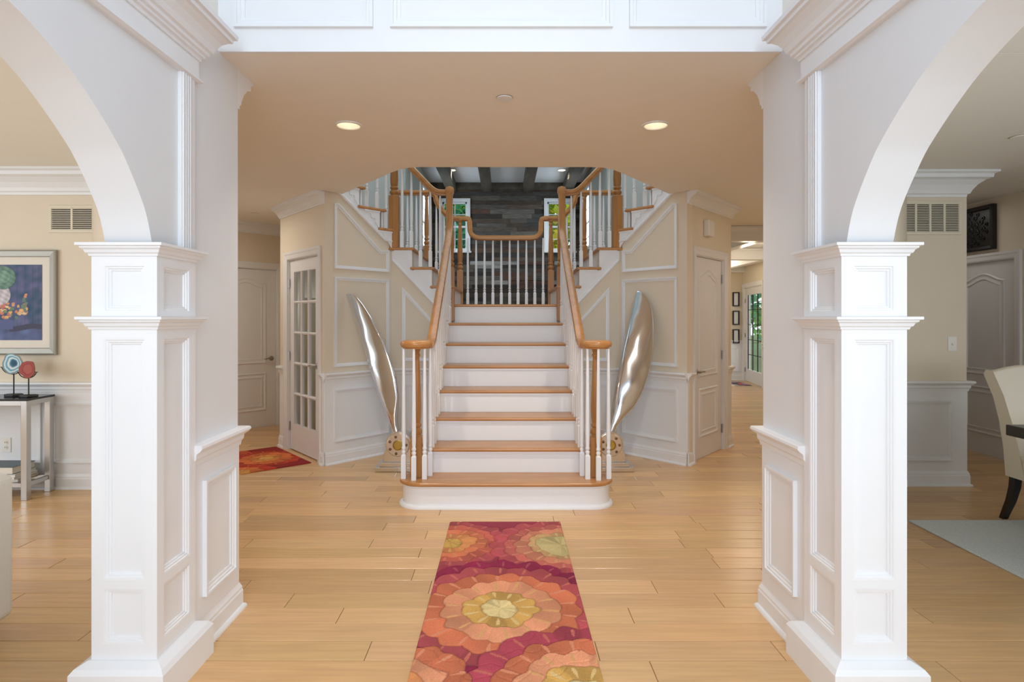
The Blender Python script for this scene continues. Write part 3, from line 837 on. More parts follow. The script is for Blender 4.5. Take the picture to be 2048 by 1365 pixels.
# ---- starting step with rounded ends
def stadium(r, hx, cy, n=10):
    p = []
    for k in range(n+1): a = -PI/2+PI*k/n; p.append((hx+r*math.cos(a), cy+r*math.sin(a)))
    for k in range(n+1): a = PI/2+PI*k/n; p.append((-hx+r*math.cos(a), cy+r*math.sin(a)))
    return p
MB(SM0).prism(stadium(.150, .62, 4.435), .0, .162).build('riser', 'white', ST, smooth=True)
MB(SM0).sweep(stadium(.150, .62, 4.435), [(-.01, 0), (.026, 0), (.026, .008), (.022, .018), (.012, .026), (-.01, .028)], True).build('base_shoe', 'white', ST, smooth=True)
MB(SM0).sweep(stadium(.150, .62, 4.435), [(-.01, .145), (.004, .145), (.012, .152), (.014, .161), (-.01, .161)], True).build('cove_moulding', 'white', ST, smooth=True)
MB(SM0).prism(stadium(.172, .62, 4.435), .162, .19).build('tread', 'oak_x', ST, bevel=.011, seg=3)
for n in range(2, 9):
    y = DN(n); z = n*RS
    hw = .60 if n < 8 else .58
    rz = MB(SM0).box(-hw+.02, y+.028, z-RS, hw-.02, y+.05, z-.028).build('riser', 'white', ST)
    MB(SM0).box(-hw+.02, y+.012, z-.042, hw-.02, y+.03, z-.028).build('cove_moulding', 'white', rz)
    if n < 8: MB(SM0).box(-hw, y, z-.028, hw, DN(n+1)+.03, z).build('tread', 'oak_x', ST, bevel=.011, seg=3)
MB(SM0).box(-.56, DN(8), 8*RS-.028, .56, 7.40, 8*RS).build('landing', 'oak_x', ST, bevel=.01)
for s in (-1, 1):
    pl = [(4.60, 0), (6.10, 0), (6.10, 7*RS)]
    for n in range(7, 1, -1): pl += [(DN(n)+.03, n*RS-.03), (DN(n)+.03, (n-1)*RS-.03)]
    MB(SM0).prism(pl, s*.555, s*.585, 'yz').build('stringer', 'white', ST)
MB(SM0).box(-.58, 7.36, 1.2, .58, 7.42, 8*RS-.028).build('landing_fascia', 'white', ST)

# ---- balusters, newels
cache = {}
def baluster(x, y, z0, z1, M=SM0):
    h = round(z1-z0, 3); p = M @ Vector((x, y, z0))
    if h not in cache:
        m = MB(); q = .0175; hb = .175+max(0, h-.95)*.5
        m.box(-q, -q, 0, q, q, hb-.012)
        m.add([(-q, -q, hb-.012), (q, -q, hb-.012), (q, q, hb-.012), (-q, q, hb-.012), (-.010, -.010, hb), (.010, -.010, hb), (.010, .010, hb), (-.010, .010, hb)],
              [(0, 1, 5, 4), (1, 2, 6, 5), (2, 3, 7, 6), (3, 0, 4, 7), (4, 5, 6, 7)])
        m.lathe([(.011, hb-.004), (.0165, hb+.012), (.0165, hb+.02), (.011, hb+.03), (.0165, hb+.038), (.0165, hb+.048), (.0125, hb+.06), (.0155, hb+.10), (.0165, hb+.16), (.013, h*.75), (.0095, h)], 0, 0, 10)
        o = m.build('baluster', 'white', ST, smooth=True)
        cache[h] = o
        WL[o.name] = p; o.location = p-WL[ST.name]
    else: copy_part(cache[h], ST, p)
ncache = {}
def newel(x, y, z0, z1, hb, wq, M=SM0, name='newel_post'):
    p = M @ Vector((x, y, z0)); key = (round(z1-z0, 3), hb, wq, name)
    if key in ncache: return copy_part(ncache[key], ST, p)
    h = z1-z0; q = wq/2; m = MB()
    m.box(-q, -q, 0, q, q, hb)
    L = h-hb
    prof = [(q*.95, hb-.004), (q*.72, hb+.014), (q*.95, hb+.028), (q*.98, hb+.045), (q*.70, hb+.060), (q*.62, hb+.066), (q*.86, hb+.078), (q*.86, hb+.09), (q*.68, hb+.10),
            (q*.80, hb+L*.22), (q*.86, hb+L*.34), (q*.78, hb+L*.5), (q*.55, hb+L*.86), (q*.50, hb+L*.90), (q*.66, hb+L*.915), (q*.66, hb+L*.93), (q*.48, hb+L*.945), (q*.60, hb+L*.97), (q*.78, hb+L)]
    m.lathe(prof, 0, 0, 18)
    o = m.build(name, 'oak_z', ST, smooth=True, bevel=.003)
    WL[o.name] = p; o.location = p-WL[ST.name]; ncache[key] = o
    return o
def zr(y): return 1.225+.711*(y-4.60)
RPROF = [(-.020, -.030), (.020, -.030), (.024, -.012), (.034, -.006), (.035, .010), (.030, .024), (.016, .031), (-.016, .031), (-.030, .024), (-.035, .010), (-.034, -.006), (-.024, -.012)]
for s in (-1, 1):
    SM = shift(SX) if s < 0 else mirror(SX)
    xr = -.572
    # main flight: volute newel with a ring of balusters, then two balusters on each tread
    newel(-.672, 4.455, .19, 1.150, .30, .084, SM, 'volute_newel')
    for bx, by in ((-.758, 4.395), (-.676, 4.350), (-.602, 4.385), (-.572, 4.475)): baluster(bx, by, .19, 1.152, SM)
    for n in range(2, 8):
        for f in (.055, .188):
            y = DN(n)+f; baluster(xr, y, n*RS, zr(y)-.028, SM)
    # handrail
    pts = [(xr, 4.44, 1.182), (xr, 4.50, 1.184), (xr, 4.56, 1.200), (xr, 4.62, 1.240)]
    pts += [(xr, y, zr(y)) for y in (4.70, 5.1, 5.5, 5.86)]
    pts += [(xr, 5.94, 2.19), (xr, 6.0, 2.27), (xr, 6.03, 2.37), (xr, 6.04, 2.48), (xr, 6.04, 2.685)]
    MB(SM).rail(pts, RPROF, side=(1, 0, 0)).build('handrail', 'oak_z', ST, smooth=True)
    d = MB(SM)
    d.lathe([(.098, 1.150), (.100, 1.158), (.112, 1.164), (.118, 1.178), (.118, 1.190), (.110, 1.204), (.094, 1.212), (.03, 1.212)], -.672, 4.44, 28)
    d.build('volute', 'oak_x', ST, smooth=True)
    d = MB(SM); d.lathe([(.04, 2.64), (.046, 2.655), (.046, 2.69), (.036, 2.712), (.012, 2.72)], xr, 6.05, 16); d.build('rail_cap', 'oak_x', ST, smooth=True)
    newel(-.566, 6.12, 1.345, 2.66, .55, .078, SM)
    # branch flight: treads and risers, then platform at the corner
    noses = (-.545, -.755, -.96)
    for i, z in enumerate((1.71, 1.90)):
        xa, xb = noses[i]+.022, noses[i+1]-.0
        MB(SM).box(xb-.02, 6.068, z-.028, xa, 7.36, z).build('tread', 'oak_x', ST, bevel=.010, seg=3)
    for i, z in enumerate((1.71, 1.90, 2.10)):
        MB(SM).box(noses[i]-.022, 6.11, z-RS-.01, noses[i]-.004, 7.34, z-.028).build('riser', 'white', ST)
    MB(SM).prism([(-.938, 6.068), (-.938, 7.36), (-1.34, 7.36), (-1.90, 6.78), (-1.22, 6.068)], 2.072, 2.10).build('platform', 'oak_x', ST, bevel=.008)
    MW, LW, MX, LX, u1, u2, zs, q = [stair_walls[s][k] for k in range(1, 9)]
    for k, (ua, ub, z) in enumerate(((LW-.18, LW+.02, 2.29), (LW-.42, LW-.085, 2.48), (LW-.66, LW-.335, 2.67), (LW-.9, LW-.575, 2.86))):
        MB(MW).box(ua, -.032, z-.028, ub, .98, z).build('tread', 'oak_x', ST, bevel=.010, seg=3)
        MB(MW).box(ub-.04, .01, z-RS-.005, ub-.022, .97, z-.028).build('riser', 'white', ST)
    # stringer boards with scrolled brackets and lower moulding
    sb = [(0, zs(0)), (LX, zs(LX)), (LX, 1.675), (u2+.0, 1.675), (u2, 1.868), (u1, 1.868), (u1, 2.068), (0, 2.068)]
    sx_b = MB(MX).prism(sb, -.012, 0, 'xz').build('stringer', 'white', ST)
    MB(MX).frame([(0, zs(0)-.012), (LX, zs(LX)-.012)], [(0, 0), (0, .018), (.012, .024), (.022, .022), (.030, .013), (.030, 0)], closed=False).build('stringer_moulding', 'white', ST)
    c1 = q(680, 389); c2 = q(768, 480); c3 = q(784, 486)
    sl = (c2[1]-c1[1])/(c2[0]-c1[0])
    zl = lambda u: c2[1]+sl*(u-c2[0])
    sb = [(0, min(zl(0), 2.80)), (c2[0], c2[1]), (LW, c2[1]-.012), (LW, 2.262), (LW-.16, 2.262), (LW-.16, 2.452), (LW-.40, 2.452), (LW-.40, 2.642), (LW-.62, 2.642), (LW-.62, 2.832), (0, 2.832)]
    sw_b = MB(MW).prism(sb, -.012, 0, 'xz').build('stringer', 'white', ST)
    MB(MW).frame([(0, zl(0)-.012), (c2[0], c2[1]-.012), (LW, c2[1]-.024)], [(0, 0), (0, .018), (.012, .024), (.022, .022), (.030, .013), (.030, 0)], closed=False).build('stringer_moulding', 'white', ST)
    def bracket(M, ur, zt, par, wv=.17, hv=.165):
        # scroll bracket under a tread end: outer edge at ur on the right
        pl = [(0, 0), (-wv, 0), (-wv, -.018), (-wv*.86, -.030), (-wv*.70, -.028), (-wv*.60, -.045), (-wv*.62, -.068), (-wv*.50, -.078), (-wv*.36, -.070), (-wv*.28, -.088), (-wv*.30, -.115), (-wv*.18, -.135), (-wv*.10, -.160), (0, -hv)]
        pl = [(ur+a, zt+b) for a, b in pl][::-1]
        MB(M).prism(pl, -.019, -.012, 'xz').build('bracket', 'white', par)
    for M_, ur, zt in ((MX, u1-.004, 2.070), (MX, u2-.004, 1.870), (MX, u2+.19, 1.680), (MW, LW-.01, 2.260), (MW, LW-.165, 2.450), (MW, LW-.405, 2.64)):
        par = sx_b if M_ is MX else sw_b
        bracket(M_, ur, zt, par)
        MB(M_).box(ur-.18, -.024, zt-.014, ur+.003, -.012, zt+.002).build('cove_moulding', 'white', par)
    # rails of the branch flight, front side
    yr = 6.085
    fr_ = spline([(xr, yr, 2.662), (-.64, yr, 2.662), (-.70, yr, 2.668), (-.76, yr, 2.702), (-.84, yr, 2.782), (-.96, yr, 2.905), (-1.13, yr, 3.075)], 4)
    MB(SM).rail(fr_, RPROF, side=(0, 1, 0)).build('handrail', 'oak_x', ST, smooth=True)
    def zf(x):
        for a, b in zip(fr_[:-1], fr_[1:]):
            if min(a.x, b.x) <= x <= max(a.x, b.x): return a.z+(b.z-a.z)*(x-a.x)/(b.x-a.x)
        return 3.0
    for bx, z in ((-.672, 1.71), (-.772, 1.90), (-.872, 1.90), (-.967, 2.10), (-1.062, 2.10)): baluster(bx, yr, z, round(zf(bx)-.03, 2), SM)
    newel(-1.150, 6.125, 2.10, 3.16, .535, .098, SM)
    # flight along the angled wall
    UM = MW
    for tt, z in ((.051, 2.29), (.162, 2.48), (.288, 2.48), (.40, 2.67), (.52, 2.67)):
        baluster(LW-tt, .03, z, round(3.10+tt*.76, 2)-.03, MW)
    MB(MW).rail([(LW, .03, 3.08), (LW-.7, .03, 3.62)], RPROF, side=tuple((MW.inverted().to_3x3() @ MW.to_3x3() @ Vector((0, 1, 0))))).build('handrail', 'oak_y', ST, smooth=True)
    # rear guard: newel, stepped rail, platform guard
    yb = 7.30
    newel(-.558, yb, 1.52, 2.575, .44, .075, SM)
    newel(-.965, 7.26, 2.10, 2.885, .16, .066, SM, 'guard_post')
    br_ = spline([(-.558, yb, 2.60), (-.64, yb, 2.60), (-.71, yb, 2.635), (-.79, yb, 2.715), (-.845, yb, 2.80), (-.862, yb, 2.87), (-.90, yb, 2.905), (-.965, yb, 2.91)], 3)
    MB(SM).rail(br_, RPROF, side=(0, 1, 0)).build('handrail', 'oak_x', ST, smooth=True)
    MB(SM).rail([(-.93, 7.26, 2.91), (-1.36, 7.26, 2.91)], RPROF, side=(0, 1, 0)).build('handrail', 'oak_x', ST, smooth=True)
    for bx in (-1.09, -1.20): baluster(bx, 7.26, 2.10, 2.88, SM)
    for bx, z, zt in ((-.66, 1.71, 2.58), (-.755, 1.90, 2.65), (-.85, 1.90, 2.76)): baluster(bx, yb, z, zt, SM)
yb = 7.30
g = [(-.52, yb, 2.60), (-.47, yb, 2.60), (-.448, yb, 2.592), (-.440, yb, 2.565), (-.438, yb, 2.50), (-.436, yb, 2.45), (-.418, yb, 2.405), (-.375, yb, 2.372), (-.32, yb, 2.362)]
g = g+[(-x, y, z) for x, y, z in g[::-1]]
MB(SM0).rail(g, RPROF, side=(0, 1, 0)).build('handrail', 'oak_x', ST, smooth=True)
for s in (-1, 1): MB(SM0).rail([(s*.57, yb, 2.60), (s*.50, yb, 2.60)], RPROF, side=(0, 1, 0)).build('handrail', 'oak_x', ST, smooth=True)
for k in range(10):
    x = -.4635+.103*k
    baluster(x, yb, 1.52, 2.335 if abs(x) < .4 else 2.36)

# =================================================================== PROPELLER SCULPTURES
def propeller(s, hub, tip, chord, label):
    hx, hy, hz = hub
    t = thing('propeller', (hx, hy, 0), label, 'propeller', 'polished propeller blades on stands')
    T = Matrix.Translation((hx, hy, 0))
    MB(T).box(-.205, -.05, 0, .205, .24, .042).build('base_plate', 'alu_base', t, bevel=.006)
    MB(T).box(-.165, -.035, .042, .165, .21, .078).build('base_step', 'alu_base', t, bevel=.005)
    n = 16
    pl = [(-.135, .078), (.135, .078), (.128, .17)]+[(.118*math.cos(a), hz+.118*math.sin(a)) for a in [(-.25*PI+1.5*PI*k/n)*0+(-.12*PI)+(1.24*PI)*k/n for k in range(n+1)]]+[(-.128, .17)]
    MB(T).prism(pl, -.0, .16, 'xz').build('cradle', 'alu_base', t, bevel=.004)
    MB(T).lathe([(0, 0), (.104, 0), (.104, .018), (.098, .024), (0, .024)], 0, 0, 32, hz, 'y').build('hub_disc', 'tan_metal', t, smooth=True)
    MB(T).lathe([(0, .02), (.046, .02), (.046, .030), (.038, .034), (.036, .028), (0, .028)], 0, 0, 24, hz, 'y').build('hub_centre', 'brass', t, smooth=True)
    for k in range(7):
        a = PI/2+.25+2*PI*k/7
        MB(T).lathe([(0, .022), (.0125, .022), (.0125, .03), (.008, .035), (0, .036)], .077*math.cos(a), 0, 10, hz+.077*math.sin(a), 'y').build('bolt', 'bronze', t, smooth=True)
    p0 = Vector((hx, hy+.05, hz+.03)); p1 = Vector(tip)
    ax = (p1-p0); Ln = ax.length; ax.normalize()
    ch = Vector(chord); ch = (ch-ax*ch.dot(ax)).normalized(); nr = ax.cross(ch).normalized()
    keys = [(0, .064, .064, 0), (.08, .066, .064, 0), (.14, .110, .070, .1), (.24, .205, .078, .14), (.36, .262, .080, .12), (.50, .285, .078, .05), (.64, .275, .070, -.03), (.78, .240, .058, -.08), (.88, .195, .045, -.12), (.94, .150, .034, -.14), (.975, .105, .024, -.15), (.992, .06, .015, -.15), (1.0, .015, .005, -.15)]
    m = MB(); seg = 20; vs = []; fs = []
    nst = 40
    for i in range(nst+1):
        f = i/nst; f = 1-(1-f)**1.25
        for a, b in zip(keys[:-1], keys[1:]):
            if a[0] <= f <= b[0]+1e-9:
                k = (f-a[0])/(b[0]-a[0]); wv, th, tw = [a[j]+(b[j]-a[j])*k for j in (1, 2, 3)]
                break
        off = (wv-.06)*.42
        cc = p0+ax*(Ln*f)+ch*off
        c_, n_ = ch*math.cos(tw)+nr*math.sin(tw), nr*math.cos(tw)-ch*math.sin(tw)
        rip = 1+.05*math.sin(f*19)+.035*math.sin(f*37+1)
        for k in range(seg):
            a = 2*PI*k/seg; ca, sa = math.cos(a), math.sin(a)
            rp2 = 1+.05*math.sin(f*31+a*3)+.03*math.sin(f*17-a*5); vs.append(cc+c_*(wv/2*ca)+n_*(th/2*rip*rp2*sa))
    for i in range(nst):
        for k in range(seg):
            k2 = (k+1) % seg; fs.append((i*seg+k, i*seg+k2, (i+1)*seg+k2, (i+1)*seg+k))
    fs.append(list(range(seg))[::-1]); fs.append([nst*seg+k for k in range(seg)])
    m.add(vs, fs); m.build('blade', 'alu', t, smooth='all')
propeller(-1, (-.957, 5.35, .235), (-1.495, 5.665, 1.61), (.80, -.58, .1), 'polished metal propeller blade leaning left against the wall, left of the stairs')
propeller(1, (.955, 5.35, .235), (1.325, 5.80, 1.64), (.95, -.20, -.2), 'broad polished metal propeller blade leaning right against the wall, right of the stairs')

# =================================================================== RUGS
def lerp(a, b, t): return a+(b-a)*t
def flower_rug(name, xr_, yr_, flowers, base, label, nx, ny, M=None, seed=3):
    rng = np.random.default_rng(seed)
    x = np.linspace(xr_[0], xr_[1], nx); y = np.linspace(yr_[0], yr_[1], ny)
    X, Y = np.meshgrid(x, y)
    wob = .020*np.sin(X*17+1.3)*np.sin(Y*14)+.012*np.sin(X*33+Y*13)+.007*np.sin(X*61-Y*47)
    col = np.zeros((ny, nx, 3)); col[:] = base
    col *= (1+.10*np.sin(X*9+2)*np.sin(Y*11))[..., None]
    hgt = np.full((ny, nx), .010)
    for (fx, fy, radii, cols, npet) in flowers:
        dx, dy = X-fx, Y-fy
        th = np.arctan2(dy, dx); r = np.hypot(dx, dy)+wob*.6
        prev = None
        for i in range(len(radii)-1, -1, -1):
            n = npet+3*i
            edge = radii[i]*(1+.075*np.abs(np.sin(n*th/2+i*1.7+.5*np.sin(th*2+i)))-.04)
            msk = r < edge
            pid = np.floor(n*(th+.5*np.sin(th*2+i)/n*2)/(2*PI)+i*1.7/PI)
            shade = 1+.16*np.sin(th*2+i*2.1)+.10*np.sin(pid*2.3+i*5)+.05*np.sin(X*31+Y*23)
            cc = np.array(cols[i])[None, None, :]*shade[..., None]
            col = np.where(msk[..., None], cc, col)
            groove = np.exp(-((r-edge)/.0035)**2)
            hgt -= .0045*groove; col *= (1-.34*groove)[..., None]
            # short leaf strokes pointing outwards in the middle of each ring
            r0 = radii[i-1] if i else 0; rm = (r0+radii[i])/2; hl = (radii[i]-r0)*.40
            ph = (th*n/(2*PI)+i*.37) % 1.0-.5
            sx_ = ph*2*PI/n*rm
            st_ = ((r-rm)/hl)**2+(sx_/(.0078-.004*(r-rm)/hl*-.5))**2 < 1
            lc = np.array(cols[max(i-1, 0)])*.55+np.array(cols[i])*.5+.02
            col = np.where((st_ & msk)[..., None], lc, col); hgt = np.where(st_ & msk, hgt+.0008, hgt)
    col = np.clip(col*(1+rng.normal(0, .03, (ny, nx, 1))), 0, 1)
    ed = np.minimum(np.minimum(X-xr_[0], xr_[1]-X), np.minimum(Y-yr_[0], yr_[1]-Y))
    hgt = np.where(ed < .004, .002, hgt)
    P = np.stack([X, Y, hgt], -1).reshape(-1, 3)
    if M is not None:
        A4 = np.array(M); P = P @ A4[:3, :3].T+A4[:3, 3]
    idx = np.arange(nx*ny).reshape(ny, nx)
    f = np.stack([idx[:-1, :-1], idx[:-1, 1:], idx[1:, 1:], idx[1:, :-1]], -1).reshape(-1, 4)
    c = P.mean(0); c[2] = 0
    me = bpy.data.meshes.new(name)
    me.vertices.add(len(P)); me.vertices.foreach_set('co', (P-c).astype(np.float32).ravel())
    me.loops.add(f.size); me.loops.foreach_set('vertex_index', f.astype(np.int32).ravel())
    me.polygons.add(len(f)); me.polygons.foreach_set('loop_start', np.arange(0, f.size, 4, dtype=np.int32)); me.polygons.foreach_set('loop_total', np.full(len(f), 4, dtype=np.int32))
    me.update(calc_edges=True)
    at = me.color_attributes.new('Col', 'FLOAT_COLOR', 'POINT')
    at.data.foreach_set('color', np.concatenate([col.reshape(-1, 3), np.ones((nx*ny, 1))], 1).astype(np.float32).ravel())
    me.materials.append(MAT['rug_pile'])
    me.polygons.foreach_set('use_smooth', [True]*len(f))
    o = bpy.data.objects.new(name, me); C.objects.link(o); put(o, Vector(c), None)
    return tag(o, label, 'rug')
CREAM, GOLD, PEACH, CORAL, ROSE, MAG, OLIVE, RUST = (.60, .47, .22), (.50, .29, .075), (.58, .245, .13), (.50, .14, .065), (.36, .06, .07), (.21, .010, .045), (.42, .34, .15), (.48, .10, .035)
fl_main = [(-.33, 3.62, [.075, .15, .22, .29, .36], [(.45, .27, .06), (.52, .20, .07), CORAL, (.42, .09, .06), ROSE], 9),
           (.34, 3.58, [.15, .20, .27, .34, .42], [OLIVE, (.46, .27, .12), (.47, .17, .10), (.42, .10, .08), ROSE], 9),
           (-.02, 2.80, [.09, .165, .285, .375, .46, .54], [CREAM, GOLD, PEACH, CORAL, ROSE, MAG], 8),
           (.30, 2.17, [.08, .17, .265, .355, .45], [CREAM, GOLD, PEACH, CORAL, (.34, .045, .07)], 8),
           (-.42, 2.20, [.12, .20, .29], [(.52, .20, .07), PEACH, CORAL], 8),
           (-.10, 1.75, [.09, .17, .28, .40], [CREAM, GOLD, PEACH, CORAL], 8)]
flower_rug('runner_rug', (-.367, .375), (1.55, 3.99), fl_main, (.27, .03, .055), 'long rug of carved red, coral and gold flowers in front of the stairs', 180, 560)
ua_ = Vector((-2.39+1.81, 6.32-5.65)).normalized()
RM = Matrix(((-ua_.y, ua_.x*-1*0+ua_.x, 0, 0), (ua_.x, ua_.y, 0, 0), (0, 0, 1, 0), (0, 0, 0, 1)))
ang = math.atan2(ua_.y, ua_.x)
RM = Matrix.Translation((-1.83, 5.63, 0)) @ Matrix.Rotation(ang, 4, 'Z')
RED, ORG = (.38, .030, .012), (.52, .12, .03)
fl2 = [(.45, .27, [.07, .15, .25, .34], [(.55, .30, .07), (.55, .18, .04), ORG, RED], 8), (.05, .62, [.09, .18, .28], [(.5, .22, .05), ORG, RED], 8), (.95, .55, [.08, .18, .27], [(.52, .26, .06), ORG, (.42, .06, .02)], 8)]
flower_rug('door_rug', (0, .92), (0, .64), fl2, (.23, .012, .012), 'small red and orange flower rug in front of the glazed door', 150, 105, RM, 5)
fl3 = [(.2, .2, [.1, .2, .3], [(.5, .03, .03), (.08, .2, .4), (.6, .5, .4)], 6), (.8, .3, [.12, .2, .33], [(.1, .25, .5), (.5, .05, .04), (.05, .05, .08)], 6)]
flower_rug('door_mat', (4.25, 5.02), (12.0, 12.95), [(4.25+a, 12.0+b, r, c, n) for a, b, r, c, n in fl3], (.3, .22, .2), 'small multicoloured mat in front of the garden door', 40, 50, None, 8)
gr = MB().box(2.73, -1.0, 0, 4.7, 4.015, .012).build('area_rug', 'grey_rug', bevel=.004, label='pale blue grey area rug under the dining table', cat='rug')

# =================================================================== LIVING ROOM THINGS (left arch)
# console table
XE, Y0c, Y1c, ZT = -3.60, 4.47, 4.745, .768
tb = thing('console_table', (XE-.55, (Y0c+Y1c)/2, 0), 'narrow steel console table with black top against the living room wall', 'table')
MB().box(XE-1.15, Y0c-.004, ZT-.016, XE+.004, Y1c+.004, ZT).build('table_top', 'black_top', tb, bevel=.002)
fr = MB(); fr.box(XE-1.12, Y0c+.002, ZT-.05, XE-.03, Y0c+.022, ZT-.017); fr.box(XE-1.12, Y1c-.022, ZT-.05, XE-.03, Y1c-.002, ZT-.017); fr.box(XE-.022, Y0c+.03, ZT-.05, XE-.002, Y1c-.03, ZT-.017); fr.box(XE-1.148, Y0c+.03, ZT-.05, XE-1.13, Y1c-.03, ZT-.017)
fr.build('apron', 'steel', tb)
for x in (XE-.045, XE-1.15):
    for y in (Y0c, Y1c-.045): MB().box(x, y, 0, x+.045, y+.045, ZT-.016).build('leg', 'steel', tb, bevel=.003)
sh = MB(); sh.box(XE-1.12, Y0c+.005, .10, XE-.03, Y0c+.028, .13); sh.box(XE-1.12, Y1c-.028, .10, XE-.03, Y1c-.005, .13); sh.box(XE-.035, Y0c+.03, .10, XE-.01, Y1c-.03, .13); sh.build('shelf_rail', 'steel', tb)
MB().box(XE-1.12, Y0c+.03, .118, XE-.12, Y1c-.03, .13).build('shelf', 'plate', tb)
# books on the shelf
zb = .1305
def book(x0, x1, y0, y1, z0, h, cov, label, tilt=0):
    o = thing('book', ((x0+x1)/2, (y0+y1)/2, z0), label, 'book', 'books on the console shelf')
    M = Matrix.Translation(((x0+x1)/2, (y0+y1)/2, z0)) @ Matrix.Rotation(tilt, 4, 'Z') @ Matrix.Translation((-(x0+x1)/2, -(y0+y1)/2, 0))
    m = MB(M); m.box(x0, y0, 0, x1, y1, .003); m.box(x0, y0, h-.003, x1, y1, h); m.box(x0, y0, 0, x0+.003, y1, h); m.build('cover', cov, o)
    MB(M).box(x0+.003, y0+.003, .003, x1-.004, y1-.003, h-.003).build('pages', 'page', o)
book(-4.02, -3.70, 4.50, 4.72, zb, .022, 'book_grey', 'thin grey book at the bottom of the pile on the console shelf', .05); zb += .022
book(-4.02, -3.71, 4.50, 4.72, zb, .018, 'book_white', 'thin white book second from the bottom of the shelf pile', -.03); zb += .018
book(-4.02, -3.715, 4.50, 4.71, zb, .020, 'book_white', 'white book in the middle of the shelf pile', .02); zb += .020
book(-4.05, -3.73, 4.50, 4.72, zb, .055, 'book_dark', 'thick book with dark teal cover on top of the shelf pile', 0)
# agate slices on stands
def agate(x, y, r, rx, zc, cols, label, seed):
    o = thing('agate_slice', (x, y, ZT), label, 'ornament', 'agate slices on black stands')
    st = MB(); st.prism([(x+.068*math.cos(a), y+.05*math.sin(a)) for a in [PI/8+PI/4*k for k in range(8)]], ZT, ZT+.018); st.build('stand_base', 'black_iron', o, bevel=.004)
    m = MB(); m.tube([(x, y, ZT+.015), (x, y, zc-r*.98)], .0045, 8)
    arc = [(x+r*1.12*math.cos(a), y-.012, zc+r*1.02*math.sin(a)) for a in [PI*1.12+PI*.76*k/14 for k in range(15)]]
    m.tube(arc, .0035, 6)
    for e in (arc[0], arc[-1]): m.tube([(e[0]-.012, e[1], e[2]+.004), (e[0]+.012, e[1], e[2]+.004)], .003, 6)
    m.build('stand_rod', 'black_iron', o, smooth=True)
    rg = random.Random(seed); n = 40; rings = [1.0, .94, .8, .66, .5, .34, .18]
    edge = [1+.05*math.sin(3*a+seed)+.035*math.sin(5*a+2*seed)+.02*math.sin(9*a) for a in [2*PI*k/n for k in range(n)]]
    m = MB(); 
    for sgn in (-1, 1):
        base = len(m.v)
        for i, f in enumerate(rings):
            m.col = cols[min(i, len(cols)-1)]
            for k in range(n):
                a = 2*PI*k/n
                m.v.append(Vector((x+rx*f*edge[k]*math.cos(a)+(1-f)*.25*rx, y-.012+sgn*.005, zc+r*f*edge[k]*math.sin(a)+(1-f)*.1*r))); m.c.append(m.col)
        for i in range(len(rings)-1):
            for k in range(n):
                k2 = (k+1) % n; m.f.append([base+i*n+k, base+i*n+k2, base+(i+1)*n+k2, base+(i+1)*n+k]); m.mi.append(0)
        m.f.append([base+(len(rings)-1)*n+k for k in range(n)]); m.mi.append(0)
    h = len(m.v)//2
    for k in range(n): k2 = (k+1) % n; m.f.append([k, k2, h+k2, h+k]); m.mi.append(0)
    m.build('slice', 'print', o, colors=True)
agate(-3.828, 4.63, .080, .078, 1.022, [(.42, .36, .30), (.02, .16, .24), (.55, .66, .68), (.03, .22, .34), (.62, .70, .70), (.02, .13, .22), (.01, .06, .12)], 'blue and white agate slice on a black stand on the console table', 2)
agate(-3.672, 4.58, .066, .060, .982, [(.30, .09, .06), (.24, .035, .025), (.30, .05, .035), (.22, .02, .02), (.32, .07, .05)], 'dark red agate slice on a black stand near the table end', 5)
# framed picture
PX0, PX1, PZ0, PZ1 = -4.36, -3.602, 1.082, 1.925
pc = thing('framed_picture', ((PX0+PX1)/2, YL, PZ0), 'silver framed print of flowers on blue boards above the console table', 'picture')
PMx = wallM((PX0, YL), (PX1, YL)); PWd = PX1-PX0
MB(PMx).frame(rect(0, PWd, PZ0, PZ1), [(0, 0), (0, .028), (.012, .034), (.050, .026), (.056, .016), (.056, 0)]).build('frame', 'silver_frame', pc)
MB(PMx).box(.05, -.014, PZ0+.05, PWd-.05, -.002, PZ1-.05).build('mat_board', 'mat_board', pc)
def art(o, M, u0, u1, z0, z1, nx, nz, fn, name='print'):
    U, Z = np.meshgrid(np.linspace(0, 1, nx), np.linspace(0, 1, nz))
    col = fn(U, Z)
    m = MB(M)
    m.v = [M @ Vector((u0+(u1-u0)*a, -.017, z0+(z1-z0)*b)) for a, b in zip(U.ravel(), Z.ravel())]
    m.c = [tuple(c) for c in np.clip(col.reshape(-1, 3), 0, 1)]
    idx = np.arange(nx*nz).reshape(nz, nx)
    m.f = [list(map(int, q)) for q in np.stack([idx[:-1, :-1], idx[:-1, 1:], idx[1:, 1:], idx[1:, :-1]], -1).reshape(-1, 4)]
    m.mi = [0]*len(m.f)
    m.build(name, 'print', o, colors=True)
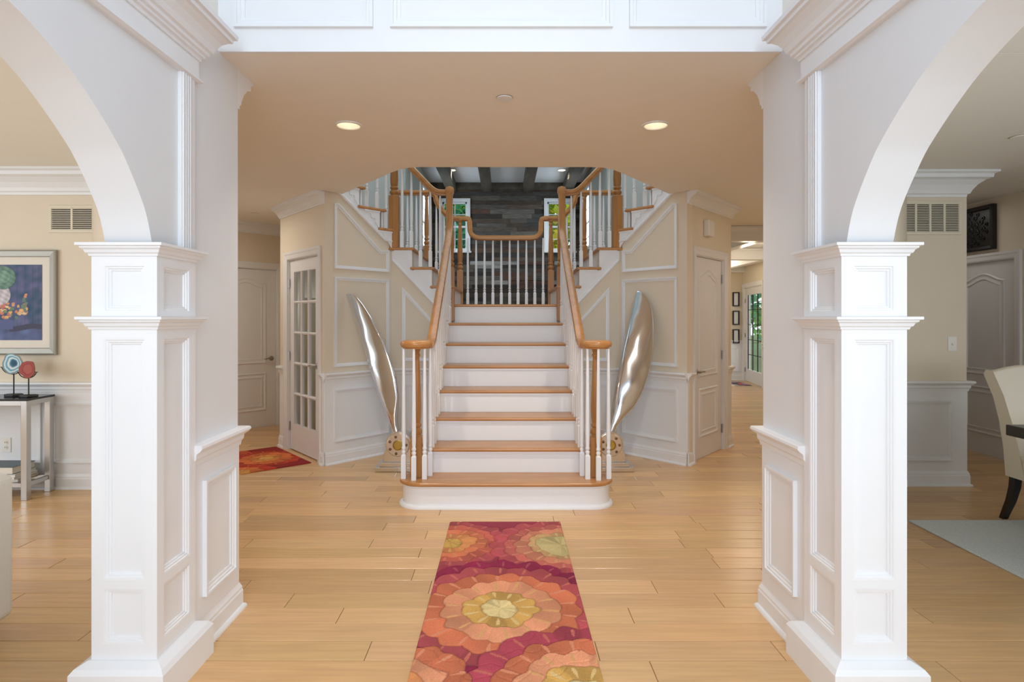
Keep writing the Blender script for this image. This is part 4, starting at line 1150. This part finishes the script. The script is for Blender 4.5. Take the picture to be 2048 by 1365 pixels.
def painting(U, Z):
    c = np.zeros(U.shape+(3,)); c[:] = (.055, .078, .17)
    rn = np.random.default_rng(3); n = np.zeros_like(U)
    for k in range(26):
        fu, fz, ph = rn.normal(0, 14), rn.normal(0, 22), rn.uniform(0, 6.3); n += np.sin(U*fu+Z*fz+ph)
    n /= 5
    c *= (1+.26*n)[..., None]; c[..., 0] += .02*n
    for b in (.62, .74, .86, .95): c *= (1-.4*np.exp(-((U-b)/.005)**2))[..., None]
    c = np.where((Z < .17)[..., None], np.array((.065, .09, .20))*(1+.3*n[..., None]), c)
    sh = (np.abs(Z-.165-.02*np.sin(U*9)) < .035) & (U > .5); c = np.where(sh[..., None], (.035, .035, .075), c)
    def ell(x, y, rx, ry, col, k=.3):
        nonlocal c
        d = ((U-x)/rx)**2+((Z-y)/ry)**2
        cc = np.array(col)*(1+k*np.sin(U*50+Z*37)*np.sin(Z*61))[..., None]
        c = np.where((d < 1)[..., None], cc, c); c *= (1-.45*np.exp(-((d-1)/.08)**2))[..., None]
    ell(.30, .60, .22, .17, (.45, .42, .46)); ell(.18, .66, .14, .08, (.62, .58, .55))
    ell(.40, .83, .20, .155, (.10, .20, .155)); ell(.40, .84, .12, .09, (.14, .26, .20))
    pot = (np.abs(U-.45) < .12-.12*(.28-Z)) & (Z < .27) & (Z > .14); c = np.where(pot[..., None], (.07, .09, .22), c)
    rg = random.Random(4)
    for k in range(46):
        x = .30+.46*rg.random(); y = .29+.16*rg.random()*(1.3-abs(x-.5)*2)
        if x > .66: y += .06
        ell(x, y, rg.uniform(.02, .036), rg.uniform(.016, .028), rg.choice([(.55, .22, .07), (.62, .35, .14), (.50, .16, .12), (.12, .20, .11), (.09, .17, .12), (.60, .28, .18), (.66, .48, .30)]), .15)
    for k in range(9): ell(.74+.02*rg.uniform(-1, 1), .38+.035*k*.8, .024, .016, (.10, .18, .13) if k < 7 else (.6, .25, .12), .1)
    return c
art(pc, PMx, .115, PWd-.118, PZ0+.118, PZ1-.118, 110, 130, painting)
# vents
def vent(name, M, u0, u1, z0, z1, secs, label):
    o = thing(name, M @ Vector(((u0+u1)/2, 0, z0)), label, 'vent')
    MB(M).frame(rect(u0, u1, z0, z1), [(0, 0), (0, .004), (.004, .010), (.022, .010), (.026, .004), (.026, 0)]).build('frame', 'vent_cream', o)
    MB(M).box(u0+.02, -.0025, z0+.02, u1-.02, -.0005, z1-.02).build('dark_backing', 'dark_gap', o)  # flat dark sheet imitates the shade behind the louvres
    iw = (u1-u0-.05)/secs
    for k in range(1, secs): u = u0+.025+iw*k; MB(M).box(u-.008, -.010, z0+.02, u+.008, -.001, z1-.02).build('divider', 'vent_cream', o)
    n = int((z1-z0-.05)/.0135)
    for k in range(secs):
        m = MB(M)
        for i in range(n):
            z = z0+.028+i*(z1-z0-.056)/(n-1)
            m.add([(u0+.025+iw*k, -.0095, z-.002), (u0+.025+iw*(k+1), -.0095, z-.002), (u0+.025+iw*(k+1), -.003, z+.0055), (u0+.025+iw*k, -.003, z+.0055),
                   (u0+.025+iw*k, -.0095, z-.0035), (u0+.025+iw*(k+1), -.0095, z-.0035), (u0+.025+iw*(k+1), -.003, z+.004), (u0+.025+iw*k, -.003, z+.004)],
                  [(0, 1, 2, 3), (7, 6, 5, 4), (0, 4, 5, 1)])
        tag(m.build('louvres', 'vent_cream', o), kind='stuff')
vent('air_vent', ML_, 6.2-3.675, 6.2-3.30, 2.066, 2.288, 2, 'small cream air vent with two louvre panels on the living room wall')
vent('air_vent', MD_, 3.235-3.10, 3.755-3.10, 2.062, 2.342, 4, 'wide cream air vent with four louvre panels on the dining room wall')
# outlet and switch
def plate(name, M, u, z, label, kind):
    o = thing(name, M @ Vector((u, 0, z)), label, 'outlet' if kind == 'outlet' else 'switch')
    yo = -.006 if kind == 'outlet' else 0
    MB(M).box(u-.037, yo-.006, z-.06, u+.037, yo, z+.06).build('cover_plate', 'plate', o, bevel=.003)
    if kind == 'outlet':
        for dz in (-.02, .02):
            r = MB(M).lathe([(0, .006), (.017, .006), (.016, .009), (0, .009)], u, yo, 14, z+dz, 'y').build('socket', 'plate', o)
            sl = MB(M); sl.box(u-.008, yo-.0098, z+dz-.004, u-.005, yo-.0088, z+dz+.008); sl.box(u+.005, yo-.0098, z+dz-.004, u+.008, yo-.0088, z+dz+.008); sl.build('socket_slots', 'dark_gap', o)
    else:
        MB(M).lathe([(0, .006), (.010, .006), (.009, .020), (0, .021)], u, yo, 14, z, 'y').build('dimmer_knob', 'plate', o, smooth=True)
plate('wall_outlet', ML_, 6.2-4.012, .355, 'white wall outlet in the wainscot below the console table', 'outlet')
plate('dimmer_switch', MD_, 3.68-3.10, 1.165, 'white dimmer switch plate on the dining room wall', 'switch')
# sofa at the left edge
so = thing('sofa', (-2.62, 1.75, 0), 'off white sofa whose rounded end shows at the left edge of the photo', 'sofa')
MB().box(-3.05, .85, .09, -2.20, 2.58, .40).build('seat_base', 'sofa_fabric', so, bevel=.04, seg=3)
MB().box(-2.42, .85, .07, -2.155, 2.62, .70).build('backrest', 'sofa_fabric', so, bevel=.035, seg=4)
for y in (.83, 2.40): MB().box(-3.07, y, .09, -2.25, y+.20, .60).build('arm', 'sofa_fabric', so, bevel=.06, seg=4)
for k in range(2): MB().box(-3.06, 1.04+k*.68, .40, -2.42, 1.71+k*.68, .52).build('seat_cushion', 'sofa_fabric', so, bevel=.04, seg=3)
for x in (-3.0, -2.25):
    for y in (.90, 2.53): MB().lathe([(.018, 0), (.028, .09)], x, y, 10).build('foot', 'espresso', so)

# =================================================================== DINING ROOM THINGS (right arch)
dt = thing('dining_table', (3.8, 2.5, 0), 'black dining table whose corner shows in front of the cream chair', 'table')
MB().box(2.925, 1.5, .695, 4.60, 3.465, .757).build('table_top', 'espresso', dt, bevel=.004)
for x in (3.10, 4.38):
    for y in (1.65, 3.20): MB().box(x, y, .012, x+.08, y+.08, .70).build('leg', 'espresso', dt, bevel=.004)
dc = thing('dining_chair', (3.62, 3.75, .012), 'cream upholstered dining chair with dark curved legs behind the black table', 'chair')
x0, x1 = 3.372, 3.90
# back: side profile leaning away, top edge arched
nb = 10; m = MB(); prof = [(3.86, .33), (3.985, .33), (4.00, .50), (4.035, .68), (4.085, .84), (4.165, .985), (4.150, 1.005), (4.105, 1.000), (4.02, .85), (3.955, .68), (3.90, .50)]
vs = []; fs = []; npf = len(prof)
for i in range(nb+1):
    f = i/nb; x = x0+(x1-x0)*f
    arch_ = .045*math.sin(PI*f)
    for j, (y, z) in enumerate(prof):
        k = max(0, (z-.8)/.2); vs.append((x, y+arch_*.3*k, z+arch_*k))
for i in range(nb):
    for j in range(npf): j2 = (j+1) % npf; fs.append((i*npf+j, i*npf+j2, (i+1)*npf+j2, (i+1)*npf+j))
fs.append(list(range(npf))); fs.append([nb*npf+j for j in range(npf)][::-1])
m.add(vs, fs); m.build('backrest', 'cream_fabric', dc, bevel=.012, seg=3)
MB().box(x0+.004, 3.44, .328, x1-.004, 3.93, .47).build('seat', 'cream_fabric', dc, bevel=.018, seg=3)
def leg(pts, wds, nm='leg'):
    m = MB(); vs = []; fs = []
    for (x, y, z), wv in zip(pts, wds):
        for dx, dy in ((-1, -1), (1, -1), (1, 1), (-1, 1)): vs.append((x+dx*wv/2, y+dy*wv/2, z))
    n = len(pts)
    for i in range(n-1):
        for k in range(4): k2 = (k+1) % 4; fs.append((i*4+k, i*4+k2, (i+1)*4+k2, (i+1)*4+k))
    fs.append([3, 2, 1, 0]); fs.append([(n-1)*4+k for k in range(4)])
    m.add(vs, fs); m.build(nm, 'espresso', dc, smooth=True)
for x in (x0+.028, x1-.028):
    leg([(x, 4.045, .012), (x, 4.025, .06), (x, 3.985, .15), (x, 3.955, .25), (x, 3.945, .34)], [.034, .037, .042, .046, .048])
    leg([(x, 3.475, .012), (x, 3.475, .33)], [.034, .046])
# carved dark wall panel
cpn = thing('carved_wall_panel', (XR, 6.1, 2.0), 'black carved square wall panel above the grey door', 'wall decor')
cu0, cu1, cz0, cz1 = 8.4-6.40, 8.4-5.81, 2.055, 2.50
MB(MR_).frame(rect(cu0, cu1, cz0, cz1), [(0, 0), (0, .045), (.012, .050), (.035, .044), (.042, .03), (.042, 0)]).build('frame', 'carved_black', cpn)
MB(MR_).box(cu0+.03, -.022, cz0+.03, cu1-.03, -.001, cz1-.03).build('backing', 'carved_black', cpn)
rg = random.Random(9); ccx, ccz = (cu0+cu1)/2, (cz0+cz1)/2
for (rad, npt, sz) in ((.0, 1, .045), (.075, 6, .034), (.135, 10, .030), (.175, 14, .022)):
    for k in range(npt):
        a = 2*PI*k/npt+rad*9
        u = ccx+rad*1.15*math.cos(a); z = ccz+rad*.92*math.sin(a)
        if not (cu0+.05 < u < cu1-.05 and cz0+.05 < z < cz1-.05): continue
        MB(MR_).lathe([(0, .02), (sz, .02), (sz*.9, .030), (sz*.55, .030), (sz*.5, .024), (sz*.3, .026), (sz*.15, .038), (0, .039)], u, 0, 10, z, 'y').build('carved_rosette', 'carved_black', cpn, smooth=True)

# =================================================================== CEILING FITTINGS
def downlight(x, y, z, r, power, label, col=(1, .91, .79), cool=False, blend=.6):
    o = thing('recessed_light', (x, y, z-.01), label, 'ceiling light', 'recessed ceiling lights')
    MB().lathe([(r*.80, z-.004), (r*.82, z-.009), (r, z-.006), (r*1.02, z-.0002), (r*.80, z-.0002)], x, y, 28).build('trim_ring', 'plate', o, smooth=True) if False else None
    m = MB(); seg = 28; vs = []; fs = []
    pr = [(r*1.0, z-.0005), (r*.98, z-.007), (r*.84, z-.009), (r*.80, z-.004)]
    for rr_, zz in pr:
        for k in range(seg): a = 2*PI*k/seg; vs.append((x+rr_*math.cos(a), y+rr_*math.sin(a), zz))
    for i in range(len(pr)-1):
        for k in range(seg): k2 = (k+1) % seg; fs.append((i*seg+k, i*seg+k2, (i+1)*seg+k2, (i+1)*seg+k))
    m.add(vs, fs); m.build('trim_ring', 'plate', o, smooth=True)
    m = MB(); vs = []; fs = []
    pr = [(r*.80, z-.004), (r*.76, z+.03), (r*.62, z+.085), (r*.3, z+.09)]
    for rr_, zz in pr:
        for k in range(seg): a = 2*PI*k/seg; vs.append((x+rr_*math.cos(a), y+rr_*math.sin(a), zz))
    for i in range(len(pr)-1):
        for k in range(seg): k2 = (k+1) % seg; fs.append((i*seg+k, i*seg+k2, (i+1)*seg+k2, (i+1)*seg+k))
    fs.append([3*seg+k for k in range(seg)])
    m.add(vs, fs); bf = m.build('baffle', 'plate', o, smooth=True)
    MB().lathe([(0, z+.040), (r*.22, z+.042), (r*.42, z+.052), (r*.46, z+.066), (r*.26, z+.088)], x, y, 18).build('bulb', 'bulb_cool' if cool else 'bulb', bf, smooth=True)
    l = bpy.data.lights.new('lamp_light', 'SPOT'); l.energy = power; l.color = col; l.spot_size = math.radians(125); l.spot_blend = blend; l.shadow_soft_size = r*.5
    lo = bpy.data.objects.new('lamp_light', l); C.objects.link(lo); lo.parent = o; lo.location = (0, 0, -.012)
# cut real recesses for the lights: boolean cylinders are avoided, the can sits in a hole of the ceiling
def hole(ceil, x, y, r, z0, z1):
    m = MB(); m.lathe([(r, z0), (r, z1)], x, y, 28); c = m.build('light_cutter', 'plate')
    md = ceil.modifiers.new('hole', 'BOOLEAN'); md.operation = 'DIFFERENCE'; md.object = c; md.solver = 'EXACT'
    return c
ceil_hall = [o for o in bpy.data.objects if o.name == 'ceiling'][0]
ceil_well = [o for o in bpy.data.objects if o.get('label', '').startswith('pale ceiling above')][0]
hall_lights = [(-.954, 3.63, .085), (.924, 3.63, .085)]
well_lights = [(-.80, 9.02, .07), (.87, 9.02, .07)]
cutters = [(ceil_hall, hole(ceil_hall, x, y, r*.82, ZC-.05, ZC+.12)) for x, y, r in hall_lights+[(3.05, 6.75, .07)]]
cutters += [(ceil_well, hole(ceil_well, x, y, r*.82, ZB-.05, ZB+.095)) for x, y, r in well_lights]
bpy.context.view_layer.update()
dg = bpy.context.evaluated_depsgraph_get()
for cobj in (ceil_hall, ceil_well):
    me = bpy.data.meshes.new_from_object(cobj.evaluated_get(dg)); cobj.modifiers.clear(); cobj.data = me
for _, c in cutters: bpy.data.objects.remove(c, do_unlink=True)
for (x, y, r), nm in zip(hall_lights, ('left', 'right')): downlight(x, y, ZC, r, 38, 'glowing recessed ceiling light in the hall, %s of the two' % nm)
downlight(3.05, 6.75, ZC, .07, 14, 'recessed ceiling light at the entrance of the right passage')
for (x, y, r), nm in zip(well_lights, ('left', 'right')): downlight(x, y, ZB, r, 14, 'small recessed light between the dark beams on the %s' % nm, (1, .9, .75), True)
def disc(name, x, y, z, r, mat, label, cat):
    o = thing(name, (x, y, z-.01), label, cat)
    MB().lathe([(0, z), (r, z), (r, z-.004), (r*.96, z-.008), (0, z-.009)], x, y, 28).build('cover', mat, o, smooth=True)
    m = MB(); m.lathe([(r*1.0, z), (r*1.03, z-.0005), (r*1.03, z-.003), (r, z-.003)], x, y, 28); m.build('rim', 'nickel', o)
disc('sprinkler_cover', 0, 3.176, ZC, .042, 'white', 'round white sprinkler cover in the middle of the hall ceiling', 'sprinkler')
disc('sprinkler_cover', -2.82, 6.70, ZC, .042, 'ceil', 'round tan sprinkler cover on the ceiling of the left passage', 'sprinkler')
disc('sprinkler_cover', 3.35, 3.86, ZC, .05, 'ceil', 'round tan cover on the dining room ceiling at the right edge', 'sprinkler')

# door chime on the wall beside the closet door
MFr = mirror(SX) @ wallM(O_, A_)
cu = on_wall(MFr, 1413, 458); sb_ = thing('door_chime', MFr @ Vector((cu[0], 0, cu[1]-.08)), 'small white chime box on the wall above the closet door', 'door chime')
MB(MFr).box(cu[0]-.072, -.052, cu[1]-.078, cu[0]+.072, 0, cu[1]+.078).build('housing', 'sensor', sb_, bevel=.006)
MB(MFr).box(cu[0]-.064, -.056, cu[1]-.068, cu[0]+.064, -.05, cu[1]+.068).build('front_cover', 'sensor', sb_, bevel=.003)

# three small pictures in the right passage
for k, (za, zb_) in enumerate(((1.634, 1.945), (1.225, 1.535), (.815, 1.126))):
    o = thing('framed_picture', (5.10, YP, za), 'small black framed picture in the right passage, %s of three' % ('top', 'middle', 'bottom')[k], 'picture', 'three small pictures in a column')
    M_ = wallM((5.03, YP), (5.17, YP))
    MB(M_).frame(rect(0, .14, za, zb_), [(0, 0), (0, .05), (.018, .05), (.022, .035), (.022, 0)]).build('frame', 'black_iron', o)
    MB(M_).box(.015, -.02, za+.015, .125, -.001, zb_-.015).build('picture', 'book_white', o)
plate('light_switch', MQ, db+.16, 1.2, 'white switch plate beside the garden door', 'switch')

# =================================================================== OUTSIDE
MB().box(-40, 14.0, -.45, 40, 60, -.4).build('lawn', 'lawn', kind='structure', label='green lawn outside behind the house', cat='ground')
MB().box(6.3, 8, -.45, 40, 14.0, -.4).build('lawn', 'lawn', kind='structure', label='green lawn outside beside the garden door', cat='ground')
MB().box(5.25, 9.2, -.16, 7.4, 14.5, -.06).build('porch_deck', 'porch_grey', label='grey porch floor outside the garden door', cat='porch')
def tree(x, y, h, rad, cols, label, n=1500, seed=1, zlow=.6, lw=.17):
    o = thing('tree', (x, y, -.4), label, 'tree', 'trees outside the windows')
    rg = random.Random(seed)
    m = MB(); m.tube([(x, y, -.4), (x+.05, y, h*.3), (x-.05, y+.05, h*.6), (x, y, h*.9)], [.16, .12, .08, .03], 8)
    for k in range(7):
        a = rg.uniform(0, 2*PI); z = h*rg.uniform(.3, .75)
        m.tube([(x, y, z), (x+rad*.4*math.cos(a), y+rad*.4*math.sin(a), z+.5), (x+rad*.75*math.cos(a), y+rad*.75*math.sin(a), z+.8)], [.05, .03, .012], 6)
    m.build('trunk', 'bark', o, smooth=True)
    m = MB()
    zc, hz = (zlow+h)/2, (h-zlow)/2
    for _ in range(n):
        while True:
            a, b, c_ = rg.uniform(-1, 1), rg.uniform(-1, 1), rg.uniform(-1, 1)
            if .25 < a*a+b*b+c_*c_ < 1: break
        p = Vector((x+a*rad, y+b*rad, zc+c_*hz))
        d = Vector((rg.gauss(0, 1), rg.gauss(0, 1), rg.gauss(0, .6))).normalized(); s_ = d.cross(Vector((rg.gauss(0, 1), rg.gauss(0, 1), rg.gauss(0, 1)))).normalized()
        l = lw*rg.uniform(.6, 1.3); wv = l*.34; t = rg.uniform(.55, 1.5); c = cols[int((math.sin(p.x*2.1+seed)+math.sin(p.z*1.7)+math.sin(p.y*1.3)+3+rg.uniform(-1, 1))/7.2*len(cols)) % len(cols)]; m.col = tuple(min(1, v*t) for v in c)
        nn = d.cross(s_)*l*.08
        m.add([p-d*l/2, p+s_*wv+nn, p+d*l/2, p-s_*wv+nn], [(0, 1, 2), (0, 2, 3)])
    tag(m.build('foliage', 'leaf', o, colors=True), kind='stuff')
GR = [(.20, .42, .05), (.42, .62, .07), (.10, .30, .07), (.62, .72, .12)]; BL = [(.05, .34, .22), (.12, .48, .30), (.30, .60, .18), (.07, .26, .15)]; YL_ = [(.72, .64, .07), (.52, .60, .06), (.30, .46, .06), (.62, .42, .10)]  # leaf colours brightened to stand in for sunlight on the foliage
tree(-1.75, 14.2, 5.6, 1.4, BL+YL_, 'blue green leafy tree outside the left plank wall window', 3600, 1, 1.4, .24)
tree(1.95, 14.2, 5.6, 1.4, YL_+GR, 'bright yellow green tree outside the right plank wall window', 3600, 3, 1.4, .24)
tree(-2.6, 19.0, 8.0, 2.3, GR, 'tall green tree standing farther behind the left window', 2400, 2, .4, .4)
tree(2.4, 19.5, 8.0, 2.3, BL, 'tall dark green tree standing farther behind the right window', 2400, 4, .4, .4)
tree(-6.6, 12.5, 6.0, 1.7, GR, 'green tree outside the left side of the stairwell bay', 1500, 5, .6, .3)
tree(11.2, 23.0, 6.0, 2.0, BL, 'leafy tree outside the garden door', 2600, 6, -.2, .3)
tree(15.5, 30.0, 8.0, 3.0, GR, 'wide green tree farther outside the garden door', 2000, 7, -.2, .4)
